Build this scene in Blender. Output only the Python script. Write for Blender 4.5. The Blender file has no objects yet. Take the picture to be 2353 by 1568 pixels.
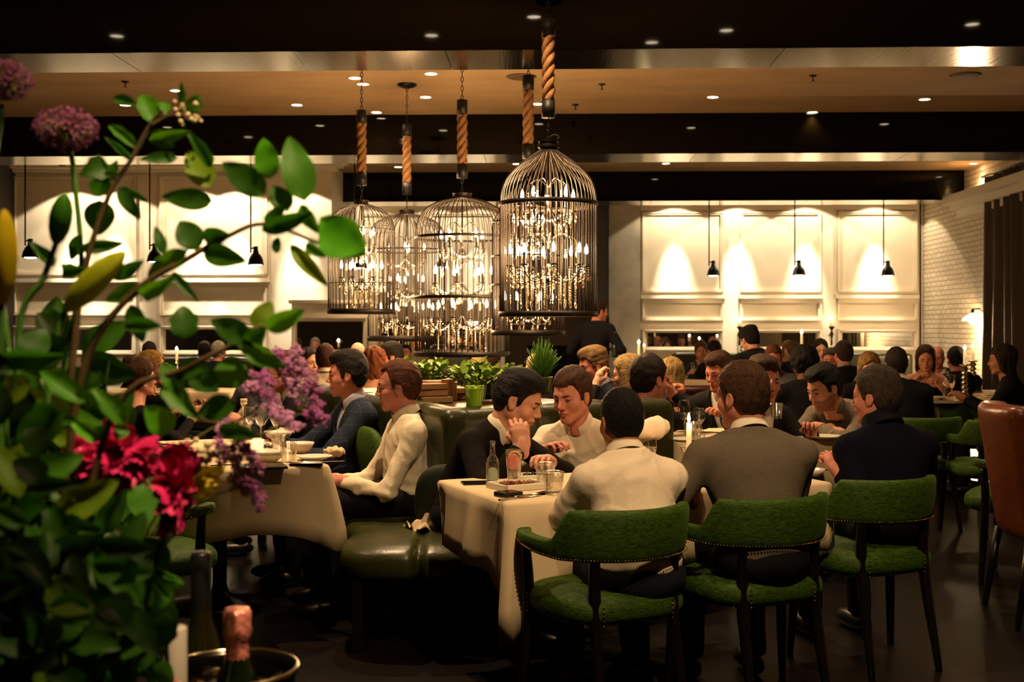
import bpy, bmesh, math, random
import numpy as np
from mathutils import Vector, Matrix, Euler
S = bpy.context.scene
COL = S.collection
RAD = math.radians
# ------------------------------------------------------------------ camera
F, CX, HY, H = 2700.0, 1176.5, 757.0, 1.38     # focal length in pixels, horizon row, eye height
cam_d = bpy.data.cameras.new('camera'); cam = bpy.data.objects.new('camera', cam_d); COL.objects.link(cam)
cam.location = (0, 0, H); cam.rotation_euler = (RAD(90), 0, 0)
cam_d.sensor_width = 36; cam_d.lens = F/2353*36
cam_d.shift_y = -(784-HY)/2353
cam_d.clip_start = .05; cam_d.clip_end = 80
cam_d.dof.use_dof = True; cam_d.dof.focus_distance = 5.2; cam_d.dof.aperture_fstop = 5.0
S.camera = cam
S.view_settings.view_transform = 'Standard'; S.view_settings.look = 'None'
S.view_settings.exposure = 1.25; S.view_settings.gamma = 1.0
S.view_settings.use_curve_mapping = False
# ------------------------------------------------------------------ world: a dark evening room
w = bpy.data.worlds.new('world'); S.world = w; w.use_nodes = True
w.node_tree.nodes['Background'].inputs[0].default_value = (1.0, .62, .30, 1)
w.node_tree.nodes['Background'].inputs[1].default_value = 0.004
cy = S.cycles
cy.use_denoising = True; cy.max_bounces = 6; cy.diffuse_bounces = 3; cy.glossy_bounces = 4
cy.transmission_bounces = 6; cy.transparent_max_bounces = 12
cy.caustics_reflective = False; cy.caustics_refractive = False
cy.sample_clamp_indirect = 3.0; cy.sample_clamp_direct = 0
cy.use_light_tree = True

def P(px, py, d):
    return Vector(((px-CX)/F*d, d, H-(py-HY)/F*d))
def PZ(px, py, z):
    d = F*(H-z)/(py-HY)
    return Vector(((px-CX)/F*d, d, z))
def XD(px, d, z=0.0):
    return Vector(((px-CX)/F*d, d, z))
RA = .031
def room(x, y, z=0):           # room axes are turned 1.8 degrees against the camera
    c, s = math.cos(RA), math.sin(RA)
    return Vector((x*c+y*s, -x*s+y*c, z))
def rx(px, yr):                # room x of an image column on the room plane y = yr
    k = (px-CX)/F; c, s = math.cos(RA), math.sin(RA)
    return yr*(k*c-s)/(k*s+c)
def rz(py, yr, px=1176):
    x = rx(px, yr); d = room(x, yr).y
    return H-(py-HY)/F*d
# ------------------------------------------------------------------ lights
def point(loc, power, col=(1, .66, .36), rad=.03, name='lamp_light'):
    l = bpy.data.lights.new(name, 'POINT'); l.energy = power; l.color = col; l.shadow_soft_size = rad
    o = bpy.data.objects.new(name, l); o.location = loc; COL.objects.link(o); return o
def spot(loc, target, power, angle, blend=.5, col=(1, .68, .38), rad=.04, name='spot_light'):
    l = bpy.data.lights.new(name, 'SPOT'); l.energy = power; l.color = col; l.shadow_soft_size = rad
    l.spot_size = RAD(angle); l.spot_blend = blend
    o = bpy.data.objects.new(name, l); o.location = loc; COL.objects.link(o)
    o.rotation_euler = (Vector(target)-Vector(loc)).to_track_quat('-Z', 'Y').to_euler(); return o

# ------------------------------------------------------------------ materials
MATS = {}
def rgb(h):
    h = h.lstrip('#'); c = [int(h[i:i+2], 16)/255 for i in (0, 2, 4)]
    return tuple((x/12.92 if x <= .04045 else ((x+.055)/1.055)**2.4) for x in c)+(1,)
def mat(name, col, rough=.5, metal=0, spec=.5, noise=None, bump=None, sheen=0, trans=0, ior=1.45, emit=None, alpha=1, coat=0, sss=0, aniso=None):
    """noise=(scale, amount, stretch) colour variation; bump=(scale, strength, stretch)"""
    if name in MATS: return MATS[name]
    if isinstance(col, str): col = rgb(col)
    if len(col) == 3: col = tuple(col)+(1,)
    m = bpy.data.materials.new(name); m.use_nodes = True; MATS[name] = m
    nt = m.node_tree; b = nt.nodes['Principled BSDF']
    b.inputs['Base Color'].default_value = col; b.inputs['Roughness'].default_value = rough
    b.inputs['Metallic'].default_value = metal; b.inputs['IOR'].default_value = ior
    b.inputs['Specular IOR Level'].default_value = spec
    b.inputs['Transmission Weight'].default_value = trans
    b.inputs['Coat Weight'].default_value = coat; b.inputs['Alpha'].default_value = alpha
    if sheen: b.inputs['Sheen Weight'].default_value = sheen; b.inputs['Sheen Roughness'].default_value = .35; b.inputs['Sheen Tint'].default_value = tuple(min(1, c*2.5+.05) for c in col[:3])+(1,)
    if sss: b.inputs['Subsurface Weight'].default_value = sss; b.inputs['Subsurface Radius'].default_value = (.02, .008, .004); b.inputs['Subsurface Scale'].default_value = .6
    if emit: b.inputs['Emission Color'].default_value = tuple(emit[0])[:3]+(1,); b.inputs['Emission Strength'].default_value = emit[1]; m.cycles.emission_sampling = 'NONE'
    tc = nt.nodes.new('ShaderNodeTexCoord')
    def tex(scale, stretch, detail=4):
        mp = nt.nodes.new('ShaderNodeMapping'); mp.inputs['Scale'].default_value = stretch or (1, 1, 1)
        nt.links.new(tc.outputs['Object'], mp.inputs[0])
        n = nt.nodes.new('ShaderNodeTexNoise'); n.inputs['Scale'].default_value = scale; n.inputs['Detail'].default_value = detail
        nt.links.new(mp.outputs[0], n.inputs['Vector']); return n
    if noise:
        n = tex(noise[0], noise[2] if len(noise) > 2 else None)
        r = nt.nodes.new('ShaderNodeMapRange'); r.inputs[1].default_value = .3; r.inputs[2].default_value = .7
        r.inputs[3].default_value = 1-noise[1]; r.inputs[4].default_value = 1+noise[1]
        nt.links.new(n.outputs[0], r.inputs[0])
        mx = nt.nodes.new('ShaderNodeVectorMath'); mx.operation = 'SCALE'; mx.inputs[0].default_value = col[:3]
        nt.links.new(r.outputs[0], mx.inputs['Scale']); nt.links.new(mx.outputs[0], b.inputs['Base Color'])
    if bump:
        n = tex(bump[0], bump[2] if len(bump) > 2 else None, 3)
        bp = nt.nodes.new('ShaderNodeBump'); bp.inputs['Strength'].default_value = bump[1]; bp.inputs['Distance'].default_value = .01
        nt.links.new(n.outputs[0], bp.inputs['Height']); nt.links.new(bp.outputs[0], b.inputs['Normal'])
    return m
def emission(name, col, strength):
    if name in MATS: return MATS[name]
    m = bpy.data.materials.new(name); m.use_nodes = True; MATS[name] = m
    nt = m.node_tree; nt.nodes.clear(); e = nt.nodes.new('ShaderNodeEmission'); o = nt.nodes.new('ShaderNodeOutputMaterial')
    e.inputs[0].default_value = tuple(col)+(1,); e.inputs[1].default_value = strength
    nt.links.new(e.outputs[0], o.inputs[0]); m.cycles.emission_sampling = 'NONE'; return m
def thin_glass(name, tint=(1, 1, 1), gloss=.18, rough=.02):
    if name in MATS: return MATS[name]
    m = bpy.data.materials.new(name); m.use_nodes = True; MATS[name] = m
    nt = m.node_tree; nt.nodes.clear(); o = nt.nodes.new('ShaderNodeOutputMaterial')
    t = nt.nodes.new('ShaderNodeBsdfTransparent'); t.inputs[0].default_value = tuple(tint)+(1,)
    g = nt.nodes.new('ShaderNodeBsdfGlossy'); g.inputs['Roughness'].default_value = rough; g.inputs[0].default_value = (1, 1, 1, 1)
    lw = nt.nodes.new('ShaderNodeLayerWeight'); lw.inputs[0].default_value = .35
    r = nt.nodes.new('ShaderNodeMapRange'); r.inputs[3].default_value = gloss*.4; r.inputs[4].default_value = min(1, gloss*3.5)
    mx = nt.nodes.new('ShaderNodeMixShader')
    nt.links.new(lw.outputs['Facing'], r.inputs[0]); nt.links.new(r.outputs[0], mx.inputs[0])
    nt.links.new(t.outputs[0], mx.inputs[1]); nt.links.new(g.outputs[0], mx.inputs[2]); nt.links.new(mx.outputs[0], o.inputs[0])
    return m
def glitter(name, tint=(1, .9, .75)):
    if name in MATS: return MATS[name]
    m = bpy.data.materials.new(name); m.use_nodes = True; MATS[name] = m
    nt = m.node_tree; nt.nodes.clear(); o = nt.nodes.new('ShaderNodeOutputMaterial')
    t = nt.nodes.new('ShaderNodeBsdfTransparent'); t.inputs[0].default_value = (.92, .88, .8, 1)
    g = nt.nodes.new('ShaderNodeBsdfGlossy'); g.inputs['Roughness'].default_value = .22; g.inputs[0].default_value = tuple(tint)+(1,)
    mx = nt.nodes.new('ShaderNodeMixShader'); mx.inputs[0].default_value = .6
    nt.links.new(t.outputs[0], mx.inputs[1]); nt.links.new(g.outputs[0], mx.inputs[2]); nt.links.new(mx.outputs[0], o.inputs[0])
    return m

# ------------------------------------------------------------------ objects
def tag(o, label=None, cat=None, group=None, kind=None):
    if label: o['label'] = label
    if cat: o['category'] = cat
    if group: o['group'] = group
    if kind: o['kind'] = kind
    return o
def thing(name, loc, rot=0, label=None, cat=None, group=None):
    o = bpy.data.objects.new(name, None); COL.objects.link(o); o.empty_display_size = .05
    o.location = loc; o.rotation_euler = (0, 0, rot) if not hasattr(rot, '__len__') else rot
    return tag(o, label, cat, group)
def smooth(me, on=True):
    me.polygons.foreach_set('use_smooth', np.full(len(me.polygons), on)); return me
def obj(name, me, m=None, parent=None, sm=None, loc=None, rot=None):
    if isinstance(me, bmesh.types.BMesh):
        b = me; me = bpy.data.meshes.new(name); b.normal_update(); b.to_mesh(me); b.free()
    if sm is not None: smooth(me, sm)
    if m is not None and not me.materials:
        for x in (m if isinstance(m, (list, tuple)) else [m]): me.materials.append(x)
    o = bpy.data.objects.new(name, me); COL.objects.link(o)
    if parent: o.parent = parent
    if loc is not None: o.location = loc
    if rot is not None: o.rotation_euler = rot
    return o
def npmesh(name, V, Q):
    me = bpy.data.meshes.new(name); V = np.asarray(V, np.float32); Q = np.asarray(Q, np.int32)
    k = Q.shape[1]
    me.vertices.add(len(V)); me.vertices.foreach_set('co', V.ravel())
    me.loops.add(Q.size); me.loops.foreach_set('vertex_index', Q.ravel())
    me.polygons.add(len(Q)); me.polygons.foreach_set('loop_start', np.arange(0, Q.size, k, dtype=np.int32))
    me.update(calc_edges=True); return me
def copy_tree(o, parent=None):
    c = o.copy(); COL.objects.link(c)
    if parent: c.parent = parent
    for ch in list(o.children): copy_tree(ch, c)
    return c

def BM(): return bmesh.new()
def box(b, x0, x1, y0, y1, z0, z1, M=None, bev=0):
    g = bmesh.ops.create_cube(b, size=1)['verts']
    for v in g: v.co = Vector(((x0+x1)/2+v.co.x*(x1-x0), (y0+y1)/2+v.co.y*(y1-y0), (z0+z1)/2+v.co.z*(z1-z0)))
    if bev:
        e = {e for v in g for e in v.link_edges}
        r = bmesh.ops.bevel(b, geom=list(e), offset=bev, segments=2, affect='EDGES', profile=.6); g = list({v for v in r['verts']} | {v for v in g if v.is_valid})
    if M is not None: bmesh.ops.transform(b, matrix=M, verts=g)
    return b
def lathe(b, prof, n=24, M=None, cap=True):
    """prof: (r, z) from bottom to top"""
    rings = []
    M = M or Matrix()
    for r, z in prof:
        if r < 1e-5: rings.append([b.verts.new(M @ Vector((0, 0, z)))])
        else: rings.append([b.verts.new(M @ Vector((r*math.cos(2*math.pi*i/n), r*math.sin(2*math.pi*i/n), z))) for i in range(n)])
    for A, B in zip(rings, rings[1:]):
        for i in range(n):
            j = (i+1) % n
            if len(A) == 1 and len(B) == 1: continue
            if len(A) == 1: b.faces.new((A[0], B[j], B[i]))
            elif len(B) == 1: b.faces.new((A[i], A[j], B[0]))
            else: b.faces.new((A[i], A[j], B[j], B[i]))
    if cap:
        if len(rings[0]) > 1: b.faces.new(list(reversed(rings[0])))
        if len(rings[-1]) > 1: b.faces.new(rings[-1])
    return b
def tube(b, pts, rad, n=6, close=False, cap=True):
    pts = [Vector(p) for p in pts]; N = len(pts)
    rs = rad if hasattr(rad, '__len__') else [rad]*N
    rings = []; prev = None
    for i, p in enumerate(pts):
        if close: t = pts[(i+1) % N]-pts[i-1]
        else: t = pts[min(i+1, N-1)]-pts[max(i-1, 0)]
        t.normalize()
        if prev is None:
            a = Vector((0, 0, 1)) if abs(t.z) < .9 else Vector((1, 0, 0))
            u = t.cross(a).normalized()
        else:
            u = (prev-t*prev.dot(t)).normalized()
        prev = u; v = t.cross(u)
        rings.append([b.verts.new(p+(u*math.cos(2*math.pi*k/n)+v*math.sin(2*math.pi*k/n))*rs[i]) for k in range(n)])
    rr = list(zip(rings, rings[1:]))
    if close: rr.append((rings[-1], rings[0]))
    for A, B in rr:
        for k in range(n):
            try: b.faces.new((A[k], A[(k+1) % n], B[(k+1) % n], B[k]))
            except ValueError: pass
    if cap and not close:
        b.faces.new(list(reversed(rings[0]))); b.faces.new(rings[-1])
    return b
def sphere(b, c, r, seg=12, rings=8, sc=(1, 1, 1)):
    M = Matrix.Translation(Vector(c)) @ Matrix.Diagonal((r*sc[0], r*sc[1], r*sc[2], 1))
    bmesh.ops.create_uvsphere(b, u_segments=seg, v_segments=rings, radius=1, matrix=M); return b
def bez(pts, n=10):
    """Catmull-Rom through pts"""
    pts = [Vector(p) for p in pts]; out = []
    q = [pts[0]*2-pts[1]]+pts+[pts[-1]*2-pts[-2]]
    for i in range(1, len(q)-2):
        for k in range(n):
            t = k/n; a, b_, c, d = q[i-1:i+3]
            out.append(.5*((2*b_)+(c-a)*t+(2*a-5*b_+4*c-d)*t*t+(3*b_-a-3*c+d)*t**3))
    out.append(pts[-1]); return out

# ------------------------------------------------------------------ distance fields -> one closed surface (surface nets)
def ell(p, c, r, R=None):
    q = p-np.asarray(c, np.float32)
    if R is not None: q = q @ R
    r = np.asarray(r, np.float32); a = q/r
    k0 = np.sqrt((a*a).sum(1)); a /= r
    k1 = np.sqrt((a*a).sum(1))+1e-6
    return k0*(k0-1)/k1
def rc(p, a, b, ra, rb):
    a = np.asarray(a, np.float32); b = np.asarray(b, np.float32); ba = b-a
    pa = p-a; h = np.clip(pa @ ba/max(1e-9, float(ba @ ba)), 0, 1)
    q = pa-h[:, None]*ba
    return np.sqrt((q*q).sum(1))-(ra+(rb-ra)*h)
def smin(a, b, k):
    h = np.clip(.5+.5*(b-a)/k, 0, 1); return b+(a-b)*h-k*h*(1-h)
def smax(a, b, k): return -smin(-a, -b, k)
def sn(p, fr, seed, stretch=(1, 1, 1), n=7):
    rg = np.random.RandomState(seed); o = 0
    q = p*np.asarray(stretch, np.float32)
    for i in range(n):
        d = rg.normal(size=3); d /= np.linalg.norm(d); e = rg.normal(size=3); e /= np.linalg.norm(e)
        fq = fr*(.6+rg.rand()*1.2)
        o = o+np.sin(q @ (d*fq).astype(np.float32)+rg.rand()*6.3+1.3*np.sin(q @ (e*fq*.5).astype(np.float32)+rg.rand()*6.3))
    return o/math.sqrt(n)
def nets(f, lo, hi, h, name='surface', want=False):
    lo = np.asarray(lo, float); hi = np.asarray(hi, float); K = 4
    nb = np.maximum(1, np.ceil((hi-lo)/(h*K)).astype(int)); n = nb*K+1
    cc = [lo[i]+(np.arange(nb[i])+.5)*h*K for i in range(3)]
    C = np.stack(np.meshgrid(*cc, indexing='ij'), -1).reshape(-1, 3).astype(np.float32)
    fc = f(C); act = np.abs(fc) < h*K*1.25
    V = np.repeat(np.repeat(np.repeat(fc.reshape(nb), K, 0), K, 1), K, 2)
    V = np.pad(V, ((0, 1), (0, 1), (0, 1)), mode='edge').astype(np.float32)
    A = act.reshape(nb)
    Af = np.zeros(n, bool)
    Ar = np.repeat(np.repeat(np.repeat(A, K, 0), K, 1), K, 2)
    Af[:-1, :-1, :-1] |= Ar; Af[1:, :-1, :-1] |= Ar; Af[:-1, 1:, :-1] |= Ar; Af[:-1, :-1, 1:] |= Ar
    Af[1:, 1:, :-1] |= Ar; Af[1:, :-1, 1:] |= Ar; Af[:-1, 1:, 1:] |= Ar; Af[1:, 1:, 1:] |= Ar
    ii = np.argwhere(Af); pts = (lo+ii*h).astype(np.float32)
    V[Af] = f(pts)
    V[0], V[-1] = np.abs(V[0])+1e-4, np.abs(V[-1])+1e-4
    V[:, 0], V[:, -1] = np.abs(V[:, 0])+1e-4, np.abs(V[:, -1])+1e-4
    V[:, :, 0], V[:, :, -1] = np.abs(V[:, :, 0])+1e-4, np.abs(V[:, :, -1])+1e-4
    ins = V < 0
    c = np.zeros(n-1, np.int8)
    for a in (0, 1):
        for b_ in (0, 1):
            for d in (0, 1): c += ins[a:n[0]-1+a, b_:n[1]-1+b_, d:n[2]-1+d]
    actc = (c > 0) & (c < 8); idx = np.argwhere(actc)
    vid = np.full(n-1, -1, np.int32); vid[actc] = np.arange(len(idx))
    acc = np.zeros((len(idx), 3)); cnt = np.zeros(len(idx))
    for ax in range(3):
        o1, o2 = [x for x in range(3) if x != ax]
        for a in (0, 1):
            for b_ in (0, 1):
                o = np.zeros(3, int); o[o1] = a; o[o2] = b_
                i0 = idx+o; i1 = i0.copy(); i1[:, ax] += 1
                v0 = V[i0[:, 0], i0[:, 1], i0[:, 2]]; v1 = V[i1[:, 0], i1[:, 1], i1[:, 2]]
                m = (v0 < 0) != (v1 < 0)
                t = np.where(m, v0/np.where(m, v0-v1, 1), 0)
                q = i0.astype(float); q[:, ax] += t
                acc[m] += q[m]; cnt[m] += 1
    vv = lo+acc/cnt[:, None]*h
    quads = []
    for ax in range(3):
        o1, o2 = (ax+1) % 3, (ax+2) % 3
        s0 = [slice(None)]*3; s1 = [slice(None)]*3; s0[ax] = slice(0, -1); s1[ax] = slice(1, None)
        A0 = ins[tuple(s0)]; A1 = ins[tuple(s1)]; e = np.argwhere(A0 != A1)
        e = e[(e[:, o1] > 0) & (e[:, o2] > 0)]
        fl = A0[e[:, 0], e[:, 1], e[:, 2]]
        def g(da, db):
            q = e.copy(); q[:, o1] += da; q[:, o2] += db; return vid[q[:, 0], q[:, 1], q[:, 2]]
        Q = np.stack([g(-1, -1), g(0, -1), g(0, 0), g(-1, 0)], 1)
        Q[~fl] = Q[~fl][:, ::-1]; quads.append(Q)
    Q = np.concatenate(quads)
    if want: return vv, Q
    return smooth(npmesh(name, vv, Q))
# ================================================================== people
def Rx(a): c, s = math.cos(a), math.sin(a); return np.array([[1, 0, 0], [0, c, -s], [0, s, c]])
def Ry(a): c, s = math.cos(a), math.sin(a); return np.array([[c, 0, s], [0, 1, 0], [-s, 0, c]])
def Rz(a): c, s = math.cos(a), math.sin(a); return np.array([[c, -s, 0], [s, c, 0], [0, 0, 1]])
A3 = lambda *v: np.array(v, float)

def head_sdf(q, fem=False, fat=0.0):
    """q: points in head space (face towards +y, chin at -.105, crown at +.133)"""
    x, y, z = q[:, 0], q[:, 1], q[:, 2]; s = np.stack([np.abs(x), y, z], 1).astype(np.float32)
    d = ell(q, (0, -.012, .042), (.075, .097, .090))
    d = smin(d, ell(q, (0, .022, -.015), (.060+fat*.4, .068, .085)), .03)
    d = smin(d, rc(s, (.047+fat, .000, -.048), (.012, .066, -.090), .024, .019), .03)
    d = smin(d, ell(s, (.040, .052, -.022), (.024, .026, .024)), .022)
    d = smin(d, rc(s, (.006, .080, .027), (.040, .068, .024), .013, .010), .018)
    d = smax(d, -ell(s, (.033, .094, .006), (.019, .016, .012)), .014)
    d = smin(d, ell(s, (.0315, .0742, .0142), (.0165, .0135, .0078)), .005)
    d = smin(d, ell(s, (.0315, .0725, -.0032), (.0155, .0125, .0060)), .005)
    d = smin(d, rc(q, (0, .080, .022), (0, .108, -.020), .0075, .0105), .014)
    d = smin(d, ell(s, (.011, .097, -.027), (.008, .011, .007)), .007)
    d = smin(d, ell(q, (0, .082, -.050), (.024, .017, .012)), .012)
    d = smin(d, ell(q, (0, .093, -.052), (.021, .008, .0055)), .004)
    d = smin(d, ell(q, (0, .091, -.063), (.018, .009, .0060)), .004)
    d = smax(d, -rc(s, (0, .102, -.0573), (.021, .089, -.0590), .0032, .002), .004)
    d = smin(d, ell(q, (0, .070, -.089), (.021, .019, .019)), .016)
    # ears
    er = Rx(.25)
    e = ell(s, (.078, -.006, -.004), (.0085, .0185, .032), er)
    e = smax(e, -ell(s, (.088, -.001, .000), (.008, .0105, .020), er), .004)
    d = smin(d, e, .006)
    return d
def neck_sdf(q):
    d = rc(q, (0, -.025, -.04), (0, -.040, -.17), .052, .056)
    d = smin(d, rc(q, (0, .005, -.07), (0, -.012, -.17), .036, .040), .03)
    return d

HL = {  # hair lines: y -> lowest z
 'short': [(-.2, -.060), (-.10, -.075), (-.055, -.070), (-.032, -.035), (-.022, .018), (.010, .030), (.014, -.012), (.030, -.008), (.036, .030), (.046, .048), (.060, .072), (.2, .082)],
 'reced': [(-.2, -.060), (-.10, -.070), (-.055, -.065), (-.032, -.035), (-.022, .018), (.010, .030), (.014, .0), (.026, .004), (.030, .050), (.042, .092), (.060, .098), (.2, .102)],
 'bald': [(-.2, .02), (.2, .5)],
}
def hair_sdf(q, style, seed):
    x, y, z = q[:, 0], q[:, 1], q[:, 2]; s = np.stack([np.abs(x), y, z], 1).astype(np.float32)
    th = .009
    base = ell(q, (0, -.013, .044), (.075+th, .099+th, .090+th+.003))
    base = smin(base, ell(q, (0, -.030, -.005), (.068+th, .070+th, .080)), .03)
    if style in ('short', 'reced', 'quiff', 'side', 'crop', 'messy'):
        hl = np.interp(y, *zip(*HL['reced' if style == 'reced' else 'short'])).astype(np.float32)
        if style == 'reced': hl = hl+np.where(np.abs(x) > .03, .0, -.008)*(y > .03)
        hl = hl+.004*np.sin(x*90)+.002*np.sin(x*310+y*200)
        if style == 'quiff':
            base = smin(base, ell(q, (0, .045, .105), (.056, .046, .027)), .03)
            base = smin(base, ell(q, (0, -.01, .110), (.060, .070, .028)), .03)
        if style == 'side':
            base = smin(base, ell(q, (.018, .040, .108), (.055, .050, .030)), .03)
            base = smin(base, ell(q, (0, -.03, .100), (.072, .080, .040)), .03)
        if style == 'messy':
            base = smin(base, ell(q, (0, -.01, .100), (.078, .095, .045)), .03)
            base = base+.004*sn(q, 75, seed)
        if style == 'crop': base = base+.005
        d = smax(base, (hl-z)*.75, .006)
        a = .0015 if style != 'crop' else .0006
        d = d+a*sn(q, 160, seed, (1.0, .28, .8))
        return d
    # long styles: cap over the skull, open at the face, with a curtain round the back and sides
    face = ell(q, (0, .085, -.022), (.062, .078, .118))
    cap = smin(base, ell(q, (0, -.02, .06), (.090, .112, .088)), .02)
    cap = smax(cap, (np.interp(y, [-.2, -.02, .01, .06, .2], [-.09, -.07, -.03, .06, .085])-z).astype(np.float32)*.8, .01)
    L = {'bob': .10, 'long': .26, 'shoulder': .17, 'curly': .15, 'bun': 0, 'fro': 0}.get(style, .1)
    if L:
        cur = ell(q, (0, -.035, -.01-L/2), (.092, .075, .06+L/2))
        cur = smin(cur, rc(s, (.068, .0, .02), (.080, .0 if style != 'long' else .012, .0-L), .026, .022), .03)
        cur = smax(cur, (-L-z), .01); cur = smax(cur, y-.035+np.clip(-.05-z, 0, .1)*.9, .012)
        cap = smin(cap, cur, .03)
    if style == 'bun': cap = smin(cap, ell(q, (0, -.075, .125), (.045, .045, .042)), .012)
    if style == 'fro': cap = smin(cap, ell(q, (0, -.03, .05), (.115, .12, .115)), .02)
    d = smax(cap, -face, .012)
    am = .0045 if style in ('curly', 'fro') else .0022
    d = d+am*sn(q, 90 if style in ('curly', 'fro') else 130, seed, (1, 1, .8) if style in ('curly', 'fro') else (1, 1, .15))
    return d

def hand_sdf(p, w, R, curl, side, spread=.12, point=0):
    """w wrist position, R columns: x thumbwards, y along the fingers, z back of the hand"""
    q = ((p-w) @ R).astype(np.float32)
    d = ell(q, (0, .050, 0), (.040, .052, .0155))
    d = smin(d, rc(q, (-.026, .06, 0), (.028, .07, 0), .0125, .0135), .012)
    d = smin(d, rc(q, (0, -.03, 0), (0, .02, 0), .025, .024), .02)
    xs = [.030, .0105, -.010, -.0290]; ln = [.070, .079, .074, .058]; yb = [.088, .092, .088, .080]
    for i in range(4):
        c0 = curl*(1+.12*i); a = A3(xs[i], yb[i], 0); ang = 0
        if point and i == 0: c0 = .15
        sa = (xs[i]/.03)*spread; r = .0092-.0008*(i == 3)
        for sg, fr in enumerate((.48, .30, .22)):
            ang += c0*(.55 if sg == 0 else .9)
            v = A3(math.sin(sa)*math.cos(ang), math.cos(sa)*math.cos(ang), -math.sin(ang))
            b_ = a+v*ln[i]*fr
            d = smin(d, rc(q, a, b_, r, r*.93), .0035); a = b_; r *= .93
    a = A3(.022, .018, -.004); b1 = A3(.050, .052, -.012-.01*curl); b2 = A3(.052-.012*curl, .082, -.018-.012*curl)
    d = smin(d, rc(q, a, b1, .0150, .0112), .010); d = smin(d, rc(q, b1, b2, .0108, .0088), .004)
    return d

SKIN = {'light': '#c98f74', 'pink': '#c4806a', 'tan': '#a8704f', 'pale': '#d3a084', 'dark': '#5a3626'}
def skin_mat(k):
    return mat('skin_'+k, SKIN[k], .56, spec=.28, noise=(26, .13), bump=(260, .08))
def lip_mat(k): return mat('lips_'+k, tuple(c*f for c, f in zip(rgb(SKIN[k])[:3], (.85, .5, .48))), .4)
def hair_mat(c):
    return mat('hair_'+c, c, .62, spec=.22, noise=(90, .5, (1, .18, .5)), bump=(330, .75, (1, .14, .4)))
RES = {'near': (.0042, .0075, .0038), 'mid': (.0055, .011, .005), 'far': (.0085, .019, .0085)}

def ik(a, t, l1, l2, pole):
    v = t-a; D = np.linalg.norm(v)
    if D > (l1+l2)*.985: t = a+v/D*(l1+l2)*.985; v = t-a; D = np.linalg.norm(v)
    u = v/D; c = (l1*l1+D*D-l2*l2)/(2*D*l1); c = max(-1, min(1, c))
    pl = pole-u*(pole @ u); pl = pl/(np.linalg.norm(pl)+1e-9)
    return a+u*l1*c+pl*l1*math.sqrt(max(0, 1-c*c)), t

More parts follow.
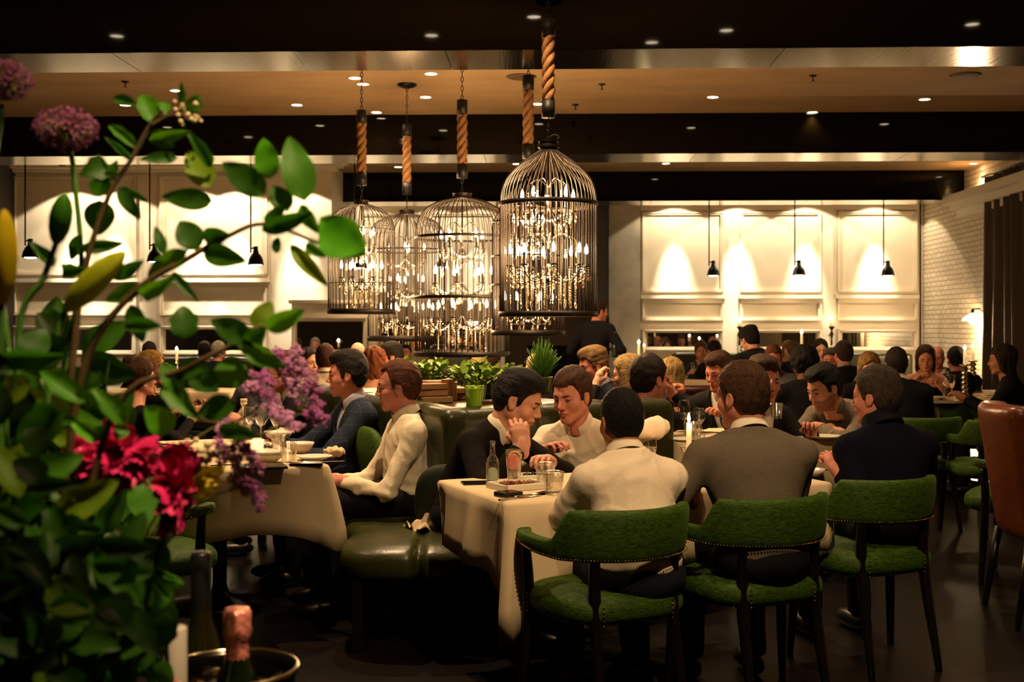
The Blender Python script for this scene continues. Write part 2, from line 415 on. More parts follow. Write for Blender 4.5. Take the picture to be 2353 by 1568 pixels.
def person(label, top, yaw, head=(0, 0, 0), lean=12, seat=.48, q='mid', skin='light', hair=('short', '#2a1a12'), cloth=('shirt', '#d8cdb8'), 
           trousers='#15141a', L=None, R=None, sex='m', hs=.95, collar=None, extra=(), stand=False, seed=1, group=None, side=0, sh=1.0, legs=True, curl=.7, shoes=None, fat=0, strap=None, beard=None):
    """top: (px, py, distance) of the crown; yaw: 0 looks away from the camera, 90 left, 180 at it.
    L / R: dict(t=hand target (x, y, z local), pole=(..), f=finger direction, n=back of hand, curl=..)"""
    rh, rb, rhd = RES[q]; fem = sex == 'f'
    T = P(*top); ya = RAD(yaw); sw = (.142 if fem else .166)*sh
    hipz = seat+.095
    k = 1.0
    if stand: hipz = .95
    for it in range(3):
        l1, l2, l3 = RAD(lean*.7), RAD(lean*1.0), RAD(lean*1.5)
        dv = lambda a: A3(math.sin(RAD(side)), math.sin(a), math.cos(a))
        hip = A3(0, 0, hipz); waist = hip+.15*k*dv(l1); chest = waist+.17*k*dv(l2); nb = chest+.165*k*dv(l3)
        nk = nb+.068*hs*dv(l3*.8+.12)
        HR = Rz(RAD(head[0])) @ Rx(-RAD(head[1])) @ Ry(RAD(head[2]))
        hc = nk+hs*(HR @ A3(0, .022, .088))
        tp = hc+hs*(HR @ A3(0, -.012, .135+(.008 if hair else 0)))
        want = T.z
        k = max(.80, min(1.16, k*(want-hip[2])/max(.1, tp[2]-hip[2])))
    hipz += want-tp[2]; off = A3(0, 0, want-tp[2])
    hip, waist, chest, nb, nk, hc, tp = [v+off for v in (hip, waist, chest, nb, nk, hc, tp)]
    c, s = math.cos(ya), math.sin(ya)
    root = thing('person', (T.x-(tp[0]*c-tp[1]*s), T.y-(tp[0]*s+tp[1]*c), 0), ya, label, 'person', group)
    root['hips'] = [float(root.location.x), float(root.location.y), float(hipz-.095)]
    up = dv(l3)
    shl = {-1: nb-.062*up+A3(-sw, .0, 0), 1: nb-.062*up+A3(sw, .0, 0)}
    arms = {}
    rl_ = np.array([T.x-(tp[0]*c-tp[1]*s), T.y-(tp[0]*s+tp[1]*c), 0.])
    def loc_of(pp): W_ = np.array(P(*pp))-rl_; return A3(W_[0]*c+W_[1]*s, -W_[0]*s+W_[1]*c, W_[2])
    for sd, A in ((-1, L), (1, R)):
        A = A or {}
        t = loc_of(A['tp']) if 'tp' in A else np.array(A.get('t', (sd*.14, .40, seat+.33)), float)
        pole = np.array(A.get('pole', (sd*.6, -.3, -.8)), float)
        if stand and 't' not in A: t = A3(sd*.24, .08, hipz-.12)
        el, wr = ik(shl[sd]+A3(0, 0, 0), t, .285*sh, .25, pole)
        fd = wr-el; fd /= np.linalg.norm(fd)
        fdir = np.array(A.get('f', fd), float); fdir /= np.linalg.norm(fdir)
        n_ = np.array(A.get('n', (0, 0, 1)), float); n_ = n_-fdir*(n_ @ fdir); n_ /= np.linalg.norm(n_)+1e-9
        # thumb side: the left hand's thumb points right when the back of the hand is up
        xd = np.cross(fdir, n_)*(1 if sd < 0 else -1)
        arms[sd] = (shl[sd], el, wr, np.stack([xd, fdir, n_], 1), A.get('curl', curl), A.get('show', True), A.get('bare', 0))
    # ---- body: head, neck, shoulders, arms, hands, hips and legs in one mesh
    HRi = HR/hs
    def to_head(p): return ((p-hc) @ HRi).astype(np.float32)
    def torso(p, g, belly=0.0):
        d = ell(p, hip+A3(0, -.005, .01), (.160+g, .120+g, .125+g))
        d = smin(d, ell(p, waist, (.150-.018*fem+g+belly, .112+g+belly, .15+g)), .05)
        d = smin(d, ell(p, chest+A3(0, .004, 0), (.162*sh+g, .112+g, .15+g)), .06)
        if fem: d = smin(d, ell(np.stack([np.abs(p[:, 0]), p[:, 1], p[:, 2]], 1), chest+A3(.07, .085, -.0), (.052, .05, .055)), .04)
        d = smin(d, rc(p, shl[-1], shl[1], .046+g, .046+g), .06)
        for sd in (-1, 1): d = smin(d, rc(p, nb+.025*up+A3(sd*.025, -.014, 0), shl[sd]+A3(-sd*.02, 0, .0), .044+g, .040+g), .05)
        return d
    knee = {sd: A3(sd*.12, .43, hipz+.0) for sd in (-1, 1)}; ank = {sd: A3(sd*.13, .40, .09) for sd in (-1, 1)}
    if stand: knee = {sd: A3(sd*.10, .01, .50) for sd in (-1, 1)}; ank = {sd: A3(sd*.10, -.02, .09) for sd in (-1, 1)}
    def body(p):
        d = torso(p, -.018)
        d = smin(d, rc(p, nb, nk, .052, .052), .04)
        for sd in (-1, 1):
            a, e, w_, HRm, cu, show, bare = arms[sd]
            g = 0 if bare else -.012
            d = smin(d, rc(p, a, e, .050+g, .040+g), .02); d = smin(d, rc(p, e, w_, .040+g*.5, .028), .02)
            if legs:
                d = smin(d, rc(p, hip+A3(sd*.085, 0, -.01), knee[sd], .065, .045), .03); d = smin(d, rc(p, knee[sd], ank[sd], .042, .032), .02)
                d = smin(d, rc(p, ank[sd]+A3(0, -.03, -.035), ank[sd]+A3(0, .12, -.055), .03, .025), .02)
        return d
    pts = [hip, tp]+[v for sd in (-1, 1) for v in (arms[sd][1], arms[sd][2])]
    lo = np.min(pts, 0)-.20; hi = np.max(pts, 0)+.2
    lo[0] = min(lo[0], -.28); hi[0] = max(hi[0], .28)
    blo, bhi = lo.copy(), hi.copy()
    if legs: bhi[1] = max(bhi[1], .66); blo[2] = 0.005
    parts = [nets(body, blo, bhi, .018 if q != 'far' else .024, want=True)]
    nmat = [0]*len(parts[0][1])
    def headf(p):
        h_ = to_head(p); return smin(head_sdf(h_, fem, fat), neck_sdf(h_), .02)*hs
    parts.append(nets(headf, hc-.19, hc+.19, rh*hs, want=True))
    for sd in (-1, 1):
        a, e, w_, HRm, cu, show, bare = arms[sd]
        if not show: continue
        ff = (w_-e)/np.linalg.norm(w_-e)
        def hf(p, w_=w_, HRm=HRm, cu=cu, sd=sd, ff=ff): return smin(hand_sdf(p, w_, HRm, cu, sd), rc(p, w_-ff*.07, w_+ff*.01, .030, .026), .02)
        cen = w_+HRm[:, 1]*.07; parts.append(nets(hf, cen-.135, cen+.135, rhd, want=True))
    V = []; Q = []; MI = []; base = 0
    for i, (v, qd) in enumerate(parts):
        V.append(v); Q.append(qd+base); base += len(v)
        mi = np.zeros(len(qd), int)
        if i == 1:
            cq = to_head(v[qd].mean(1)); x, y, z = np.abs(cq[:, 0]), cq[:, 1], cq[:, 2]
            lw = .0205
            mi[(y > .080) & (x < lw) & (z > -.0685) & (z < -.0475+.002*np.cos(x*250)) & (((x/lw)**2+((z+.058)/.0112)**2) < 1)] = 1
            if beard: mi[(y > .0) & (z < -.040+.02*np.clip((.07-y)/.07, 0, 1)) & (mi == 0) & (z > -.125)] = 2
        MI.append(mi)
    me = npmesh('body', np.concatenate(V), np.concatenate(Q)); smooth(me)
    me.materials.append(skin_mat(skin)); me.materials.append(lip_mat(skin)); me.materials.append(mat('stubble_'+skin, tuple(c_*.45 for c_ in rgb(SKIN[skin])[:3]), .65, noise=(200, .3)))
    me.polygons.foreach_set('material_index', np.concatenate(MI).astype(np.int32))
    obj('body', me, parent=root)
    HM = Matrix([list(r_*hs)+[hc[i]] for i, r_ in enumerate(HR)]+[[0, 0, 0, 1]])
    # ---- eyes and brows (only where the face can be seen)
    facing = math.cos(ya+RAD(head[0])) < .45
    if facing and q != 'far':
        for sd in (-1, 1):
            b = BM(); sphere(b, (0, 0, 0), .0112, 14, 10)
            bmesh.ops.transform(b, matrix=HM @ Matrix.Translation((sd*.0315, .0738, .0052)), verts=b.verts)
            e = obj('eye', b, mat('eye_white', '#8e7f70', .3), root, True)
            b = BM(); sphere(b, (0, .0075, 0), .0058, 10, 8, (1, .9, 1)); bmesh.ops.transform(b, matrix=HM @ Matrix.Translation((sd*.0315, .0732, .0052)), verts=b.verts)
            obj('iris', b, mat('iris_brown', '#1a0f0a', .15), e, True)
            b = BM(); pts_ = [(sd*.0190, .0860, .0062), (sd*.026, .0882, .0078), (sd*.034, .0872, .0080), (sd*.043, .0810, .0056)]
            tube(b, bez(pts_, 4), [.0012]*13, 5); bmesh.ops.transform(b, matrix=HM, verts=b.verts); obj('eyelash', b, mat('lash', '#150c08', .6), root, True)
    if facing:
        for sd in (-1, 1):
            b = BM(); pts_ = [(sd*.012, .0935, .0250), (sd*.025, .0930, .0300), (sd*.038, .0840, .0300), (sd*.048, .0720, .0250)]
            tube(b, bez(pts_, 4), [.0028, .0034, .0036, .0036, .0036, .0034, .003, .003, .0028, .0025, .002, .0018, .001], 6)
            bmesh.ops.transform(b, matrix=HM, verts=b.verts)
            obj('eyebrow', b, hair_mat(hair[1] if hair and hair[1] not in ('#d9c08a',) else '#5a3c20'), root, True)
    # ---- hair
    if hair and hair[0] != 'bald':
        hf = lambda p: hair_sdf(to_head(p), hair[0], seed)*hs
        ext = .20 if hair[0] not in ('long', 'shoulder', 'curly') else .30
        me = nets(hf, hc-A3(.17, .17, ext)*hs-A3(.02, .02, .02), hc+.20*hs, rh*.85*hs, 'hair')
        # keep the strand pattern in head space
        obj('hair', me, hair_mat(hair[1]), root)
    # ---- top
    kind, ccol = cloth[0], cloth[1]
    cm = cloth[2] if len(cloth) > 2 else mat('cloth_'+kind+'_'+ccol, ccol, .8, spec=.2, noise=(300, .04 if kind == 'shirt' else .16), bump=(30 if kind == 'shirt' else 420, .25 if kind == 'shirt' else .12))
    amp = {'shirt': .0115, 'sweater': .0050, 'jacket': .0050, 'dress': .003, 'knit': .004}.get(kind, .004)
    g = {'shirt': .004, 'sweater': .006, 'jacket': .013, 'dress': -.010, 'knit': .006}.get(kind, .005)
    sl = {'shirt': .054, 'sweater': .056, 'jacket': .064, 'dress': .05, 'knit': .056}.get(kind, .055)
    spine = dv(l2)
    nkz = nb+.022*up
    def top_f(p, q=q):
        d = torso(p, g, .012 if kind in ('shirt', 'jacket') and not fem else 0)
        if kind == 'dress': d = smax(d, (p-(nb-.075*up)) @ up.astype(np.float32), .006)
        else: d = smax(d, (p-(nb+.035*up)) @ up.astype(np.float32), .01)
        d = smax(d, -rc(p, nb+A3(0, .02, 0), nb+.2*up+A3(0, .06, 0), .052 if kind != 'turtle' else .05, .060), .008)
        if kind == 'jacket':   # lapel opening
            q0 = p-chest.astype(np.float32); zz = q0 @ up.astype(np.float32)
            wv = np.abs(q0[:, 0])-(.012+np.clip(zz+.10, 0, 1)*.30)
            d = smax(d, -smax(wv.astype(np.float32), -(q0[:, 1]-.02), .01), .006)
        d = smax(d, (hip[2]-.055-.01*np.sin(p[:, 0]*22)-p[:, 2]), .01)
        if not (arms[-1][6] and arms[1][6]):
            for sd in (-1, 1):
                a, e, w_, HRm, cu, show, bare = arms[sd]
                if bare == 2: continue
                fa = (w_-e)/np.linalg.norm(w_-e)
                d = smin(d, rc(p, a, e, sl, sl-.008), .035)
                if bare == 1: continue
                wr = w_-fa*.022 if show else w_
                fo = rc(p, e, wr, sl-.008, sl-.020)
                fo = smax(fo, (p-wr) @ fa.astype(np.float32), .004)
                d = smin(d, fo, .02)
                if kind == 'shirt':
                    cf = rc(p, wr-fa*.055, wr-fa*.004, sl-.018, sl-.017); cf = smax(cf, (p-wr) @ fa.astype(np.float32), .003)
                    d = smin(d, cf, .003)
                # creases across the arm at elbow and above the cuff
                h_ = (p-e) @ fa.astype(np.float32); de = np.sqrt(((p-e)**2).sum(1))
                d = d+amp*.32*np.exp(-(de/.12)**2)*np.sin(h_*120+2.2*sn(p, 14, seed+3, n=4)+sd)
        # long folds
        n1 = sn(p, 15, seed, (1, 1, .6), 6); n2 = sn(p, 30, seed+7, (1, 1, .7), 5)
        d = d+amp*(.85*(1-np.exp(-np.abs(n1)*2.2))-.5)+amp*.42*(1-np.exp(-np.abs(n2)*2.5))-amp*.2
        if kind == 'shirt' and q != 'far':
            c1_ = sn(p, 13, seed+21, (1, 1, .8), 6); c2_ = sn(p, 21, seed+31, (.8, 1, 1), 6); mk = .5+.5*np.tanh(1.5*sn(p, 6, seed+41, n=4))
            d = d-amp*.62*np.exp(-(c1_/.20)**2)*mk-amp*.45*np.exp(-(c2_/.22)**2)*(1-mk)+amp*.15
        # gathered at the waist
        hz = p[:, 2]-hip[2]
        d = d+amp*.5*np.exp(-(hz/.09)**2)*np.sin(hz*110+2.0*n1)
        return d
    obj({'shirt': 'shirt', 'sweater': 'sweater', 'jacket': 'jacket', 'dress': 'dress', 'knit': 'sweater'}.get(kind, 'shirt'), nets(top_f, lo, hi, rb, 'top'), cm, root)
    if kind == 'jacket':
        sm_ = mat('cloth_in_'+(cloth[3] if len(cloth) > 3 else '#d8cdb8'), cloth[3] if len(cloth) > 3 else '#d8cdb8', .85, spec=.15)
        def inner(p):
            d = torso(p, -.006); d = smax(d, (p-(nb+.03*up)) @ up.astype(np.float32), .01)
            d = smax(d, -(p[:, 1]-hip[1]+.0), .01)
            return smax(d, -rc(p, nb-.0*up+A3(0, .02, 0), nb+.2*up+A3(0, .06, 0), .05, .060), .008)
        if facing or collar: obj('shirt', nets(inner, lo, hi, rb*1.2, 'inner'), sm_, root)
    # ---- collar
    if collar:
        ccm = mat('collar_'+collar, collar, .8, spec=.15)
        turtle = 'turtle' in extra
        b = BM(); NN = 32; op = .34 if ('open' in extra) else .10
        if turtle: op = 0
        prof = [(.058, -.02), (.055, .035), (.060, .043), (.070, .006), (.072, -.012)] if not turtle else [(.064, -.03), (.060, .055), (.068, .068), (.078, .055), (.082, -.01)]
        rows = []
        ax = A3(0, math.sin(l3*.8+.12+.25), math.cos(l3*.8+.12+.25)); yx = np.cross(ax, A3(1, 0, 0)); yx = -yx if yx[1] < 0 else yx
        for i in range(NN+1):
            a = -math.pi/2+op+(2*math.pi-2*op)*i/NN; fr = max(0, -math.sin(a)) # angle measured so that the opening is in front
            a2 = a+math.pi
            row = []
            f_ = max(0, math.sin(a2)); 
            for j, (r, z) in enumerate(prof):
                zz = z-.030*f_**2*(1 if j in (3, 4) else .65) if not turtle else z
                if j >= 3 and not turtle: zz -= .022*f_**6
                cc_ = nb+.030*up+A3(math.cos(a2)*r*1.02, 0, 0)+yx*(math.sin(a2)*r*1.10+.008)+ax*zz
                row.append(b.verts.new(Vector(cc_)))
            rows.append(row)
        for A_, B_ in zip(rows, rows[1:]):
            for j in range(len(prof)-1): b.faces.new((A_[j], B_[j], B_[j+1], A_[j+1]))
        o = obj('collar', b, ccm, root, True)
        md = o.modifiers.new('thick', 'SOLIDIFY'); md.thickness = .0025
        md = o.modifiers.new('sub', 'SUBSURF'); md.levels = 1; md.render_levels = 1
    # ---- trousers
    if legs:
        tm = mat('trousers_'+trousers, trousers, .85, spec=.2, noise=(250, .12))
        def leg_f(p):
            d = ell(p, hip+A3(0, -.005, -.015), (.176, .134, .105)); d = smax(d, p[:, 2]-(hip[2]+.045), .01)
            for sd in (-1, 1):
                d = smin(d, rc(p, hip+A3(sd*.085, 0, -.01), knee[sd], .084, .066), .03); d = smin(d, rc(p, knee[sd], ank[sd]+A3(0, 0, .02), .064, .052), .02)
            d = d+.003*sn(p, 28, seed+5)
            return smax(d, ank[1][2]-.01-p[:, 2], .01)
        obj('trousers' if sex == 'm' else 'trousers', nets(leg_f, (-.3, -.24, .02), (.3, max(.58, .2), hip[2]+.12), .014 if q == 'near' else .024, 'legs'), tm, root)
        for sd in (-1, 1):
            b = BM(); a = Vector(ank[sd])
            sphere(b, (a.x, a.y+.05, .045), 1, 14, 8, (.046, .135, .045))
            for v in b.verts: v.co.z = max(v.co.z, .004)
            obj('shoe', b, mat('shoe_'+(shoes or '#0c0a09'), shoes or '#0c0a09', .35, spec=.5), root, True)
    # ---- small things
    if 'glasses' in extra:
        b = BM(); wm = mat('glasses_metal', '#3a2a1c', .3, .8)
        for sd in (-1, 1):
            ring = [(sd*.0335+.021*math.cos(t_), .101, .004+.0145*math.sin(t_)) for t_ in np.linspace(0, 2*math.pi, 18, endpoint=False)]
            tube(b, ring, .0011, 5, close=True)
            tube(b, [(sd*.054, .101, .009), (sd*.076, .085, .009), (sd*.082, .01, .008), (sd*.080, -.015, -.004)], .0015, 5)
        tube(b, [(-.0125, .103, .006), (0, .106, .009), (.0125, .103, .006)], .0011, 5)
        bmesh.ops.transform(b, matrix=HM, verts=b.verts); gl = obj('eyeglasses', b, wm, root, True)
        for sd in (-1, 1):
            b = BM(); r_ = [b.verts.new((sd*.0335+.0205*math.cos(t_), .101, .004+.014*math.sin(t_))) for t_ in np.linspace(0, 2*math.pi, 18, endpoint=False)]
            b.faces.new(r_); bmesh.ops.transform(b, matrix=HM, verts=b.verts); obj('lens', b, thin_glass('lens_glass', gloss=.06), gl)
    if 'watch' in extra:
        a, e, w_, HRm, cu, show, bare = arms[-1 if 'watchleft' in extra else 1]
        f_ = (w_-e)/np.linalg.norm(w_-e); c0 = w_-f_*.012; u_ = HRm[:, 0]; n_ = HRm[:, 2]
        b = BM(); tube(b, [c0+(u_*math.cos(t_)*.031+n_*math.sin(t_)*.026) for t_ in np.linspace(0, 6.283, 20, endpoint=False)], .0045, 6, close=True)
        sphere(b, c0+n_*.028, .014, 12, 8, (1, 1, .5)); obj('wristwatch', b, mat('watch_steel', '#b8a88a', .25, 1), root, True)
    if 'tie' in extra:
        b = BM(); y0 = .118
        pts_ = [nb+.01*up+A3(0, .075, 0), chest+.05*up+A3(0, .118, 0), chest-.06*up+A3(0, .125, 0)]
        tube(b, pts_, [.012, .022, .03], 8); obj('necktie', b, mat('tie_dark', '#141226', .6), root, True)
    if strap:
        for sd in (-1, 1):
            b = BM(); a0 = nb-.14*up+A3(sd*.08, -.098, 0); a1 = nb+.0*up+A3(sd*.09, -.02, .035); a2 = nb-.12*up+A3(sd*.085, .11, 0)
            tube(b, bez([a0, a1, a2], 6), .005, 5); obj('strap', b, mat('strap_black', '#0a0808', .7), root, True)
    if 'earring' in extra:
        for sd in (-1, 1):
            b = BM(); sphere(b, (sd*.084, -.004, -.04), .007, 10, 8); bmesh.ops.transform(b, matrix=HM, verts=b.verts); obj('earring', b, mat('pearl', '#e8dcc8', .15), root, True)
    root['wr'] = [float(x) for x in list(arms[-1][2])+list(arms[1][2])]
    return root
# ================================================================== the room
YB1, YB2, YB3 = 8.41, 13.43, 18.37          # front faces of the three dropped beams
ZB, ZC = 3.38, 3.842                        # beam underside, ceiling
YL, YR = 17.4, 20.4                         # left and right parts of the back wall
XR = rx(2120, YR)                           # brick side wall
XJ = rx(762, YL)                            # end of the left wall part
XF0, XF1 = rx(1160, YR-.5), rx(1400, YR-.5) # chimney breast
XP = rx(1470, YR)
def rverts(b, M=None):
    for v in b.verts: v.co = room(v.co.x, v.co.y, v.co.z)
def rbox(b, *a, **k):
    n = len(b.verts); box(b, *a, **k); b.verts.ensure_lookup_table()
    for v in b.verts[n:]: v.co = room(v.co.x, v.co.y, v.co.z)
    return b
def struct(name, b, m, parent=None, sm=None):
    o = obj(name, b, m, parent, sm)
    if parent is None: o['kind'] = 'structure'
    return o
# materials with patterns
def wood_floor():
    m = mat('floor_boards', '#0c0806', .34, spec=.4, bump=(8, .08, (1, 12, 1)))
    nt = m.node_tree; b = nt.nodes['Principled BSDF']; tc = nt.nodes.new('ShaderNodeTexCoord')
    br = nt.nodes.new('ShaderNodeTexBrick'); br.inputs['Scale'].default_value = 1; br.inputs['Brick Width'].default_value = 1.6; br.inputs['Row Height'].default_value = .13
    br.inputs['Mortar Size'].default_value = .004; br.inputs['Color1'].default_value = rgb('#120b07'); br.inputs['Color2'].default_value = rgb('#0a0604'); br.inputs['Mortar'].default_value = rgb('#050302')
    nt.links.new(tc.outputs['Object'], br.inputs[0]); nt.links.new(br.outputs[0], b.inputs['Base Color']); return m
def brick_white():
    m = mat('painted_brick', '#cdbfa4', .6, spec=.3)
    nt = m.node_tree; b = nt.nodes['Principled BSDF']; tc = nt.nodes.new('ShaderNodeTexCoord')
    sp = nt.nodes.new('ShaderNodeSeparateXYZ'); cb = nt.nodes.new('ShaderNodeCombineXYZ')
    nt.links.new(tc.outputs['Object'], sp.inputs[0]); nt.links.new(sp.outputs['Y'], cb.inputs['X']); nt.links.new(sp.outputs['Z'], cb.inputs['Y'])
    br = nt.nodes.new('ShaderNodeTexBrick'); br.inputs['Scale'].default_value = 1; br.inputs['Brick Width'].default_value = .235; br.inputs['Row Height'].default_value = .078
    br.inputs['Mortar Size'].default_value = .009; br.inputs['Mortar Smooth'].default_value = .5; br.inputs['Color1'].default_value = rgb('#cfc2a8'); br.inputs['Color2'].default_value = rgb('#c2b498'); br.inputs['Mortar'].default_value = rgb('#a2947a')
    n = nt.nodes.new('ShaderNodeTexNoise'); n.inputs['Scale'].default_value = 9
    ad = nt.nodes.new('ShaderNodeVectorMath'); ad.operation = 'MULTIPLY_ADD'; ad.inputs[1].default_value = (.03, .03, 0)
    nt.links.new(n.outputs[1], ad.inputs[0]); nt.links.new(cb.outputs[0], ad.inputs[2]); nt.links.new(tc.outputs['Object'], n.inputs[0])
    nt.links.new(ad.outputs[0], br.inputs[0]); nt.links.new(br.outputs[0], b.inputs['Base Color'])
    bp = nt.nodes.new('ShaderNodeBump'); bp.inputs['Strength'].default_value = .9; bp.inputs['Distance'].default_value = .02; bp.invert = True
    nt.links.new(br.outputs['Fac'], bp.inputs['Height']); nt.links.new(bp.outputs[0], b.inputs['Normal']); return m
M_CEIL = mat('ceiling_plaster', '#a98c66', .8, spec=.2, noise=(1.2, .10, (1, 3, 1)))
M_LACQ = mat('dark_lacquer', '#030201', .05, spec=.28)
M_STEEL = mat('brushed_metal', '#8a7f6e', .14, 1, bump=(60, .05, (1, .02, 1)))
M_CREAM = mat('cream_paint', '#d8ccb2', .5, spec=.3)
M_CONC = mat('grey_plaster', '#aaa28c', .75, noise=(2.5, .25), bump=(6, .1))
M_BLACK = mat('black_metal', '#0b0a09', .4, .3)
M_MIRROR = mat('mirror_glass', '#d8d8d4', .02, 1)
struct('floor', rbox(BM(), -8, XR+.2, -1.5, YR+.2, -.1, 0), wood_floor())
struct('ceiling', rbox(BM(), -8, XR+.2, -1.5, YR+.2, ZC, ZC+.1), M_CEIL)
for i, (y0, y1) in enumerate([(YB1, YB1+.63), (YB2, YB2+.67), (YB3, YB3+.63)]):
    x0 = -8 if i < 2 else XJ
    x1 = XR if i < 2 else rx(2285, YB3)
    b = rbox(BM(), x0, x1, y0, y1, ZB+.02, ZC)
    # small lip along the lower edge
    rbox(b, x0, x1, y0-.012, y0, ZB+.0, ZB+.03)
    o = struct('beam_%d' % (i+1), b, M_LACQ)
    b = BM(); xs = x0
    while xs < x1-.01:
        xe = min(x1, xs+2.42); rbox(b, xs+.003, xe-.003, y0+.002, y1-.002, ZB, ZB+.019); xs = xe
    struct('metal_soffit', b, M_STEEL, o)
# --- walls
def panels(b, zs, xs, y, depth=.035, w=.05):
    """raised picture-frame mouldings on a wall at room y (facing the camera)"""
    for x0, x1 in xs:
        for z0, z1 in zs:
            for k, (ww, dd) in enumerate(((w, depth), (w*.45, depth*1.5))):
                rbox(b, x0, x1, y-dd, y+.005, z1-ww, z1); rbox(b, x0, x1, y-dd, y+.005, z0, z0+ww)
                rbox(b, x0, x0+ww, y-dd, y+.005, z0, z1); rbox(b, x1-ww, x1, y-dd, y+.005, z0, z1)
def wall_section(name, x0, x1, y, pan_x, z_hi, z_mid, mir, mirror_labels=None):
    b = rbox(BM(), x0, x1, y, y+.15, 0, ZC); wl = struct(name, b, M_CREAM)
    b = BM(); panels(b, [z_hi, z_mid], pan_x, y)
    for x0_, x1_ in pan_x:
        # the moulded cap under each tall panel
        rbox(b, x0_-.03, x1_+.03, y-.075, y, z_hi[0]-.11, z_hi[0]-.05); rbox(b, x0_+.0, x1_-.0, y-.05, y, z_hi[0]-.19, z_hi[0]-.10)
    panels(b, [mir], pan_x, y, .05, .06)
    struct('wall_moulding', b, M_CREAM, wl)
    for x0_, x1_ in pan_x:
        b = rbox(BM(), x0_+.09, x1_-.09, y-.012, y-.003, mir[0]+.06, mir[1]-.06); struct('mirror_panel', b, M_MIRROR, wl)
    return wl
ZH = (rz(672, YR, 1560), rz(488, YR, 1560)); ZM = (rz(737, YR, 1560), rz(690, YR, 1560)); ZMI = (rz(805, YR), rz(757, YR))
pr = [(rx(a, YR), rx(b_, YR)) for a, b_ in ((1476, 1662), (1700, 1886), (1924, 2106))]
wr_ = wall_section('wall_back', XF1, XR, YR, pr, ZH, ZM, ZMI)
b = rbox(BM(), rx(1400, YR-.3), XP, YR-.12, YR, 0, ZC); struct('wall_pier', b, M_CONC)
# left part
ZHL = (rz(632, YL, 500), rz(405, YL, 500)); ZML = (rz(725, YL, 500), rz(655, YL, 500)); ZMIL = (rz(815, YL), rz(748, YL))
pl = [(rx(a, YL), rx(b_, YL)) for a, b_ in ((-330, -20), (30, 315), (368, 615), (660, 758))]
wall_section('wall_left_back', -8, XJ, YL, pl[:3], ZHL, ZML, ZMIL)
struct('wall_return', rbox(BM(), XJ-.15, XJ, YL+.15, YR, 0, ZC), M_CREAM)
pl2 = [(rx(a, YR), rx(b_, YR)) for a, b_ in ((790, 960), (985, 1140))]
b = rbox(BM(), XJ, XF0, YR, YR+.15, 0, ZC); struct('wall_recess', b, M_CREAM)
b = BM(); panels(b, [ZH, ZM], pl2, YR); struct('trim_2', b, M_CREAM)
# the lower dado of the left wall stretches on to x = 860 with a long mirror
b = BM(); panels(b, [ZML], [(rx(790, YR), rx(1140, YR))], YR-.02, .02, .04)
b.free()
b = rbox(BM(), rx(670, YL-.6), rx(1150, YL-.6), YL-.6, YL-.5, 0, 1.75); wl = struct('partition_wall', b, M_CREAM)
b = BM(); panels(b, [(1.02, 1.56)], [(rx(664+8, YL-.6), rx(845, YL-.6)), (rx(865, YL-.6), rx(1120, YL-.6))], YL-.6, .04, .05); rbox(b, rx(665, YL-.6), rx(1155, YL-.6), YL-.66, YL-.48, 1.75, 1.80)
struct('wall_moulding', b, M_CREAM, wl)
for a, c_ in ((672, 845), (865, 1120)):
    b = rbox(BM(), rx(a, YL-.6)+.07, rx(c_, YL-.6)-.07, YL-.61, YL-.603, 1.09, 1.49); struct('mirror_panel', b, M_MIRROR, wl)
# crown mouldings
b = BM()
for k, (dy, dz) in enumerate(((.10, .12), (.18, .07), (.26, .03))):
    rbox(b, -8, XJ+.0+dy, YL-dy, YL, ZC-dz-.0, ZC-.0)
struct('trim_1', b, M_CREAM)
b = BM()
for k, (dx, dz) in enumerate(((.12, .30), (.22, .20), (.34, .10))): rbox(b, XR-dx, XR, YB2+.67, YB3, ZB+.02-dz, ZB+.02-dz+.12+k*0)
struct('trim_3', b, M_CREAM)
# chimney breast with a steel surround and a dark opening
M_HEARTH = mat('blackened_steel', '#2b2419', .42, .7, noise=(1.5, .3), bump=(3, .1))
b = BM(); oz = rz(795, YR-.5); hx0, hx1 = rx(1212, YR-.5), rx(1345, YR-.5)
rbox(b, XF0, XF1, YR-.5, YR, oz, rz(728, YR-.5)); rbox(b, XF0, hx0, YR-.5, YR, 0, oz); rbox(b, hx1, XF1, YR-.5, YR, 0, oz)
cb_ = struct('chimney_breast', b, M_HEARTH)
struct('hearth_opening', rbox(BM(), hx0, hx1, YR-.25, YR-.2, 0, oz), mat('opening_black', '#020202', .9), cb_)  # near-black panel closing the opening
struct('chimney_upper', rbox(BM(), XF0+.05, XF1-.02, YR-.45, YR, rz(728, YR-.5), ZC), mat('dark_panel', '#17120e', .35, noise=(3, .3)), cb_)
# brick side wall and its curtain
struct('wall_right', rbox(BM(), XR, XR+.15, -1.5, YR, 0, ZC), brick_white())
struct('wall_left', rbox(BM(), -8.15, -8, -1.5, YR, 0, ZC), mat('dark_wall', '#1a120c', .7))
struct('wall_rear', rbox(BM(), -8, XR, -1.65, -1.5, 0, ZC), mat('rear_wall_paint', '#4a3a28', .7))
b = BM(); pts = []
n = 240; y0c, y1c = 17.15, 9.0
for i in range(n+1):
    t = i/n; y = y0c+(y1c-y0c)*t
    pts.append((XR-.12-.055*math.sin(t*150)-.02*math.sin(t*61), y))
rows = []
for z in (0.03, 1.2, 2.4, ZC-.28):
    rows.append([b.verts.new(room(x-.02*math.sin(i*.7+z), y, z)) for i, (x, y) in enumerate(pts)])
for A_, B_ in zip(rows, rows[1:]):
    for i in range(n): b.faces.new((A_[i], B_[i], B_[i+1], A_[i+1]))
o = obj('curtain', b, mat('curtain_cloth', '#4a3f30', .9, noise=(150, .15)), sm=True); md = o.modifiers.new('t', 'SOLIDIFY'); md.thickness = .006
